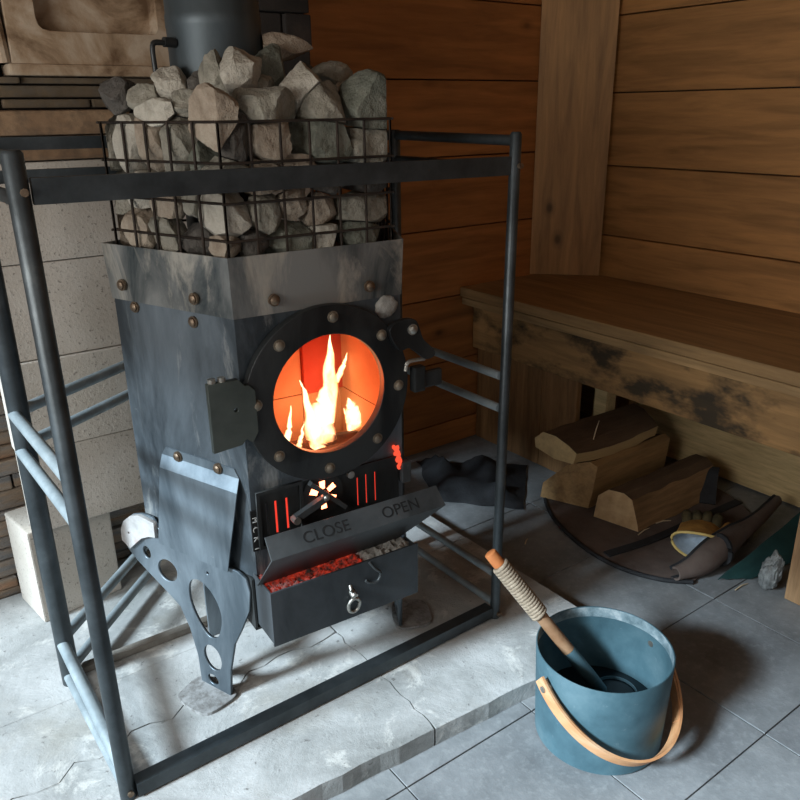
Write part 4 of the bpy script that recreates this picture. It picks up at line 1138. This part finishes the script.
# water
s = NT('dark_water'); s.set(Base_Color=(.006, .014, .018), Roughness=.03, IOR=1.33, Alpha=1.0); v = s.coords(); s.bump(s.noise(v, 25, 3, .5), .06, .002)
bm = bmesh.new(); zw = .052; lathe(bm, [(.0005, .0062), (RB-th-.0008, .0066), (rad_at(zw)-th-.0008, zw), (.0005, zw)], 64, tuple(BC))
tag(obj('water', bm, s.m, None, 40), 'shallow dark water in the bottom of the blue-grey bucket', 'water', kind='stuff')
# ladle
LA = Vector((.862, .911, .331)); LB = Vector((1.003, .733, .054)); ld = (LB-LA).normalized(); LLn = (LB-LA).length
t = thing('ladle', 'wooden ladle with a cord-wrapped handle leaning in the bucket', 'ladle', tuple(LA))
def lp_(f): return LA + (LB-LA)*f
M_lwood = m_noise('ladle_wood', [(.3, (.26, .13, .06)), (.7, (.46, .29, .17))], 14, .7, bump=.3)
M_lend = m_noise('ladle_end', [(.3, (.52, .15, .04)), (.7, (.66, .24, .08))], 30, .6, bump=.2)
M_cord = m_noise('cord', [(.3, (.26, .20, .14)), (.7, (.48, .39, .29))], 80, .95, bump=.5)
bm = bmesh.new(); tube(bm, [lp_(0), lp_(.004), lp_(.02), lp_(.08)], [.010, .0118, .0122, .0122], 20); part('handle_end', bm, M_lend, t, 40)
bm = bmesh.new(); tube(bm, [lp_(.081), lp_(.30), lp_(.68)], [.0115, .0115, .0125], 20); part('handle', bm, M_lwood, t, 40)
bm = bmesh.new(); F3 = frame_mat(ld); pts = []; turns = 19; nst = turns*14
for i in range(nst+1):
    f = i/nst; a = 2*math.pi*turns*f
    pts.append(lp_(.085+.345*f) + F3 @ Vector((.0142*math.cos(a), .0142*math.sin(a), 0)))
tube(bm, pts, .0042, 6); part('cord_wrap', bm, M_cord, t, 60)
bm = bmesh.new(); tube(bm, [lp_(.682), lp_(.69), lp_(.85), lp_(.97), lp_(1.0)], [.0128, .0132, .0138, .0128, .006], 20); part('socket', bm, M_bucket, t, 40)
bm = bmesh.new(); cc = Vector((1.026, .726, .0))
lathe(bm, [(.0005, .016), (.022, .018), (.036, .032), (.041, .057), (.0395, .057), (.034, .034), (.020, .021), (.0005, .019)], 40, tuple(cc)); part('cup', bm, M_bucket, t, 40)

# ------------------------------------------------------------------ light, world, camera
def area(name, loc, target, sx, sy, power, col):
    l = bpy.data.lights.new(name, 'AREA'); l.shape = 'RECTANGLE'; l.size = sx; l.size_y = sy; l.energy = power; l.color = col
    o = bpy.data.objects.new(name, l); C.objects.link(o); o.location = loc
    d = Vector(target)-Vector(loc); o.rotation_euler = d.to_track_quat('-Z', 'Y').to_euler(); return o
area('window_daylight', (XL-.02, .60, 1.17), (XL+1, .66, 1.12), .95, .48, LWIN, (1.0, .97, .92))
l = bpy.data.lights.new('low_daylight', 'SUN'); l.energy = LSUN; l.color = (.72, .88, 1.0); l.angle = R(10)
o = bpy.data.objects.new('low_daylight', l); C.objects.link(o); o.location = (-3, 1, 3); o.rotation_euler = Vector((1, -.01, -.60)).to_track_quat('-Z', 'Y').to_euler()
area('rear_fill', (-.10, YF-.03, 1.55), (-.10, YF+1, 1.45), .85, .75, LFILL, (1.0, .88, .72))  # added warm fill lamp behind the camera, no known source of the room
l = bpy.data.lights.new('fire_glow', 'POINT'); l.energy = LFIRE; l.color = (1, .135, .028); l.shadow_soft_size = .03
o = bpy.data.objects.new('fire_glow', l); C.objects.link(o); o.location = F(.17, -.11, .585)
w = bpy.data.worlds.new('World'); SC.world = w; w.use_nodes = True
w.node_tree.nodes['Background'].inputs['Color'].default_value = (.75, .88, 1, 1); w.node_tree.nodes['Background'].inputs['Strength'].default_value = .6

cam = bpy.data.cameras.new('Camera'); co = bpy.data.objects.new('Camera', cam); C.objects.link(co)
cam.sensor_width = 36; cam.sensor_height = 36; cam.sensor_fit = 'HORIZONTAL'; cam.lens = 775.8/800*36; cam.clip_start = .02
co.location = (0, 0, 1.1)
yaw, pitch, roll = R(54.008), R(20.514), R(-.787)
f_ = Vector((math.cos(yaw)*math.cos(pitch), math.sin(yaw)*math.cos(pitch), -math.sin(pitch)))
r_ = Vector((math.sin(yaw), -math.cos(yaw), 0)); u_ = r_.cross(f_)
c_, s_ = math.cos(roll), math.sin(roll)
r2 = r_*c_ + u_*s_; u2 = u_*c_ - r_*s_
co.rotation_euler = Matrix((r2, u2, -f_)).transposed().to_euler()
SC.camera = co
SC.view_settings.view_transform = 'Standard'; SC.view_settings.look = 'None'; SC.view_settings.gamma = 1.0; SC.view_settings.use_curve_mapping = False
SC.view_settings.exposure = EXPO
try: SC.cycles.use_denoising = True
except Exception: pass
"""END3"""
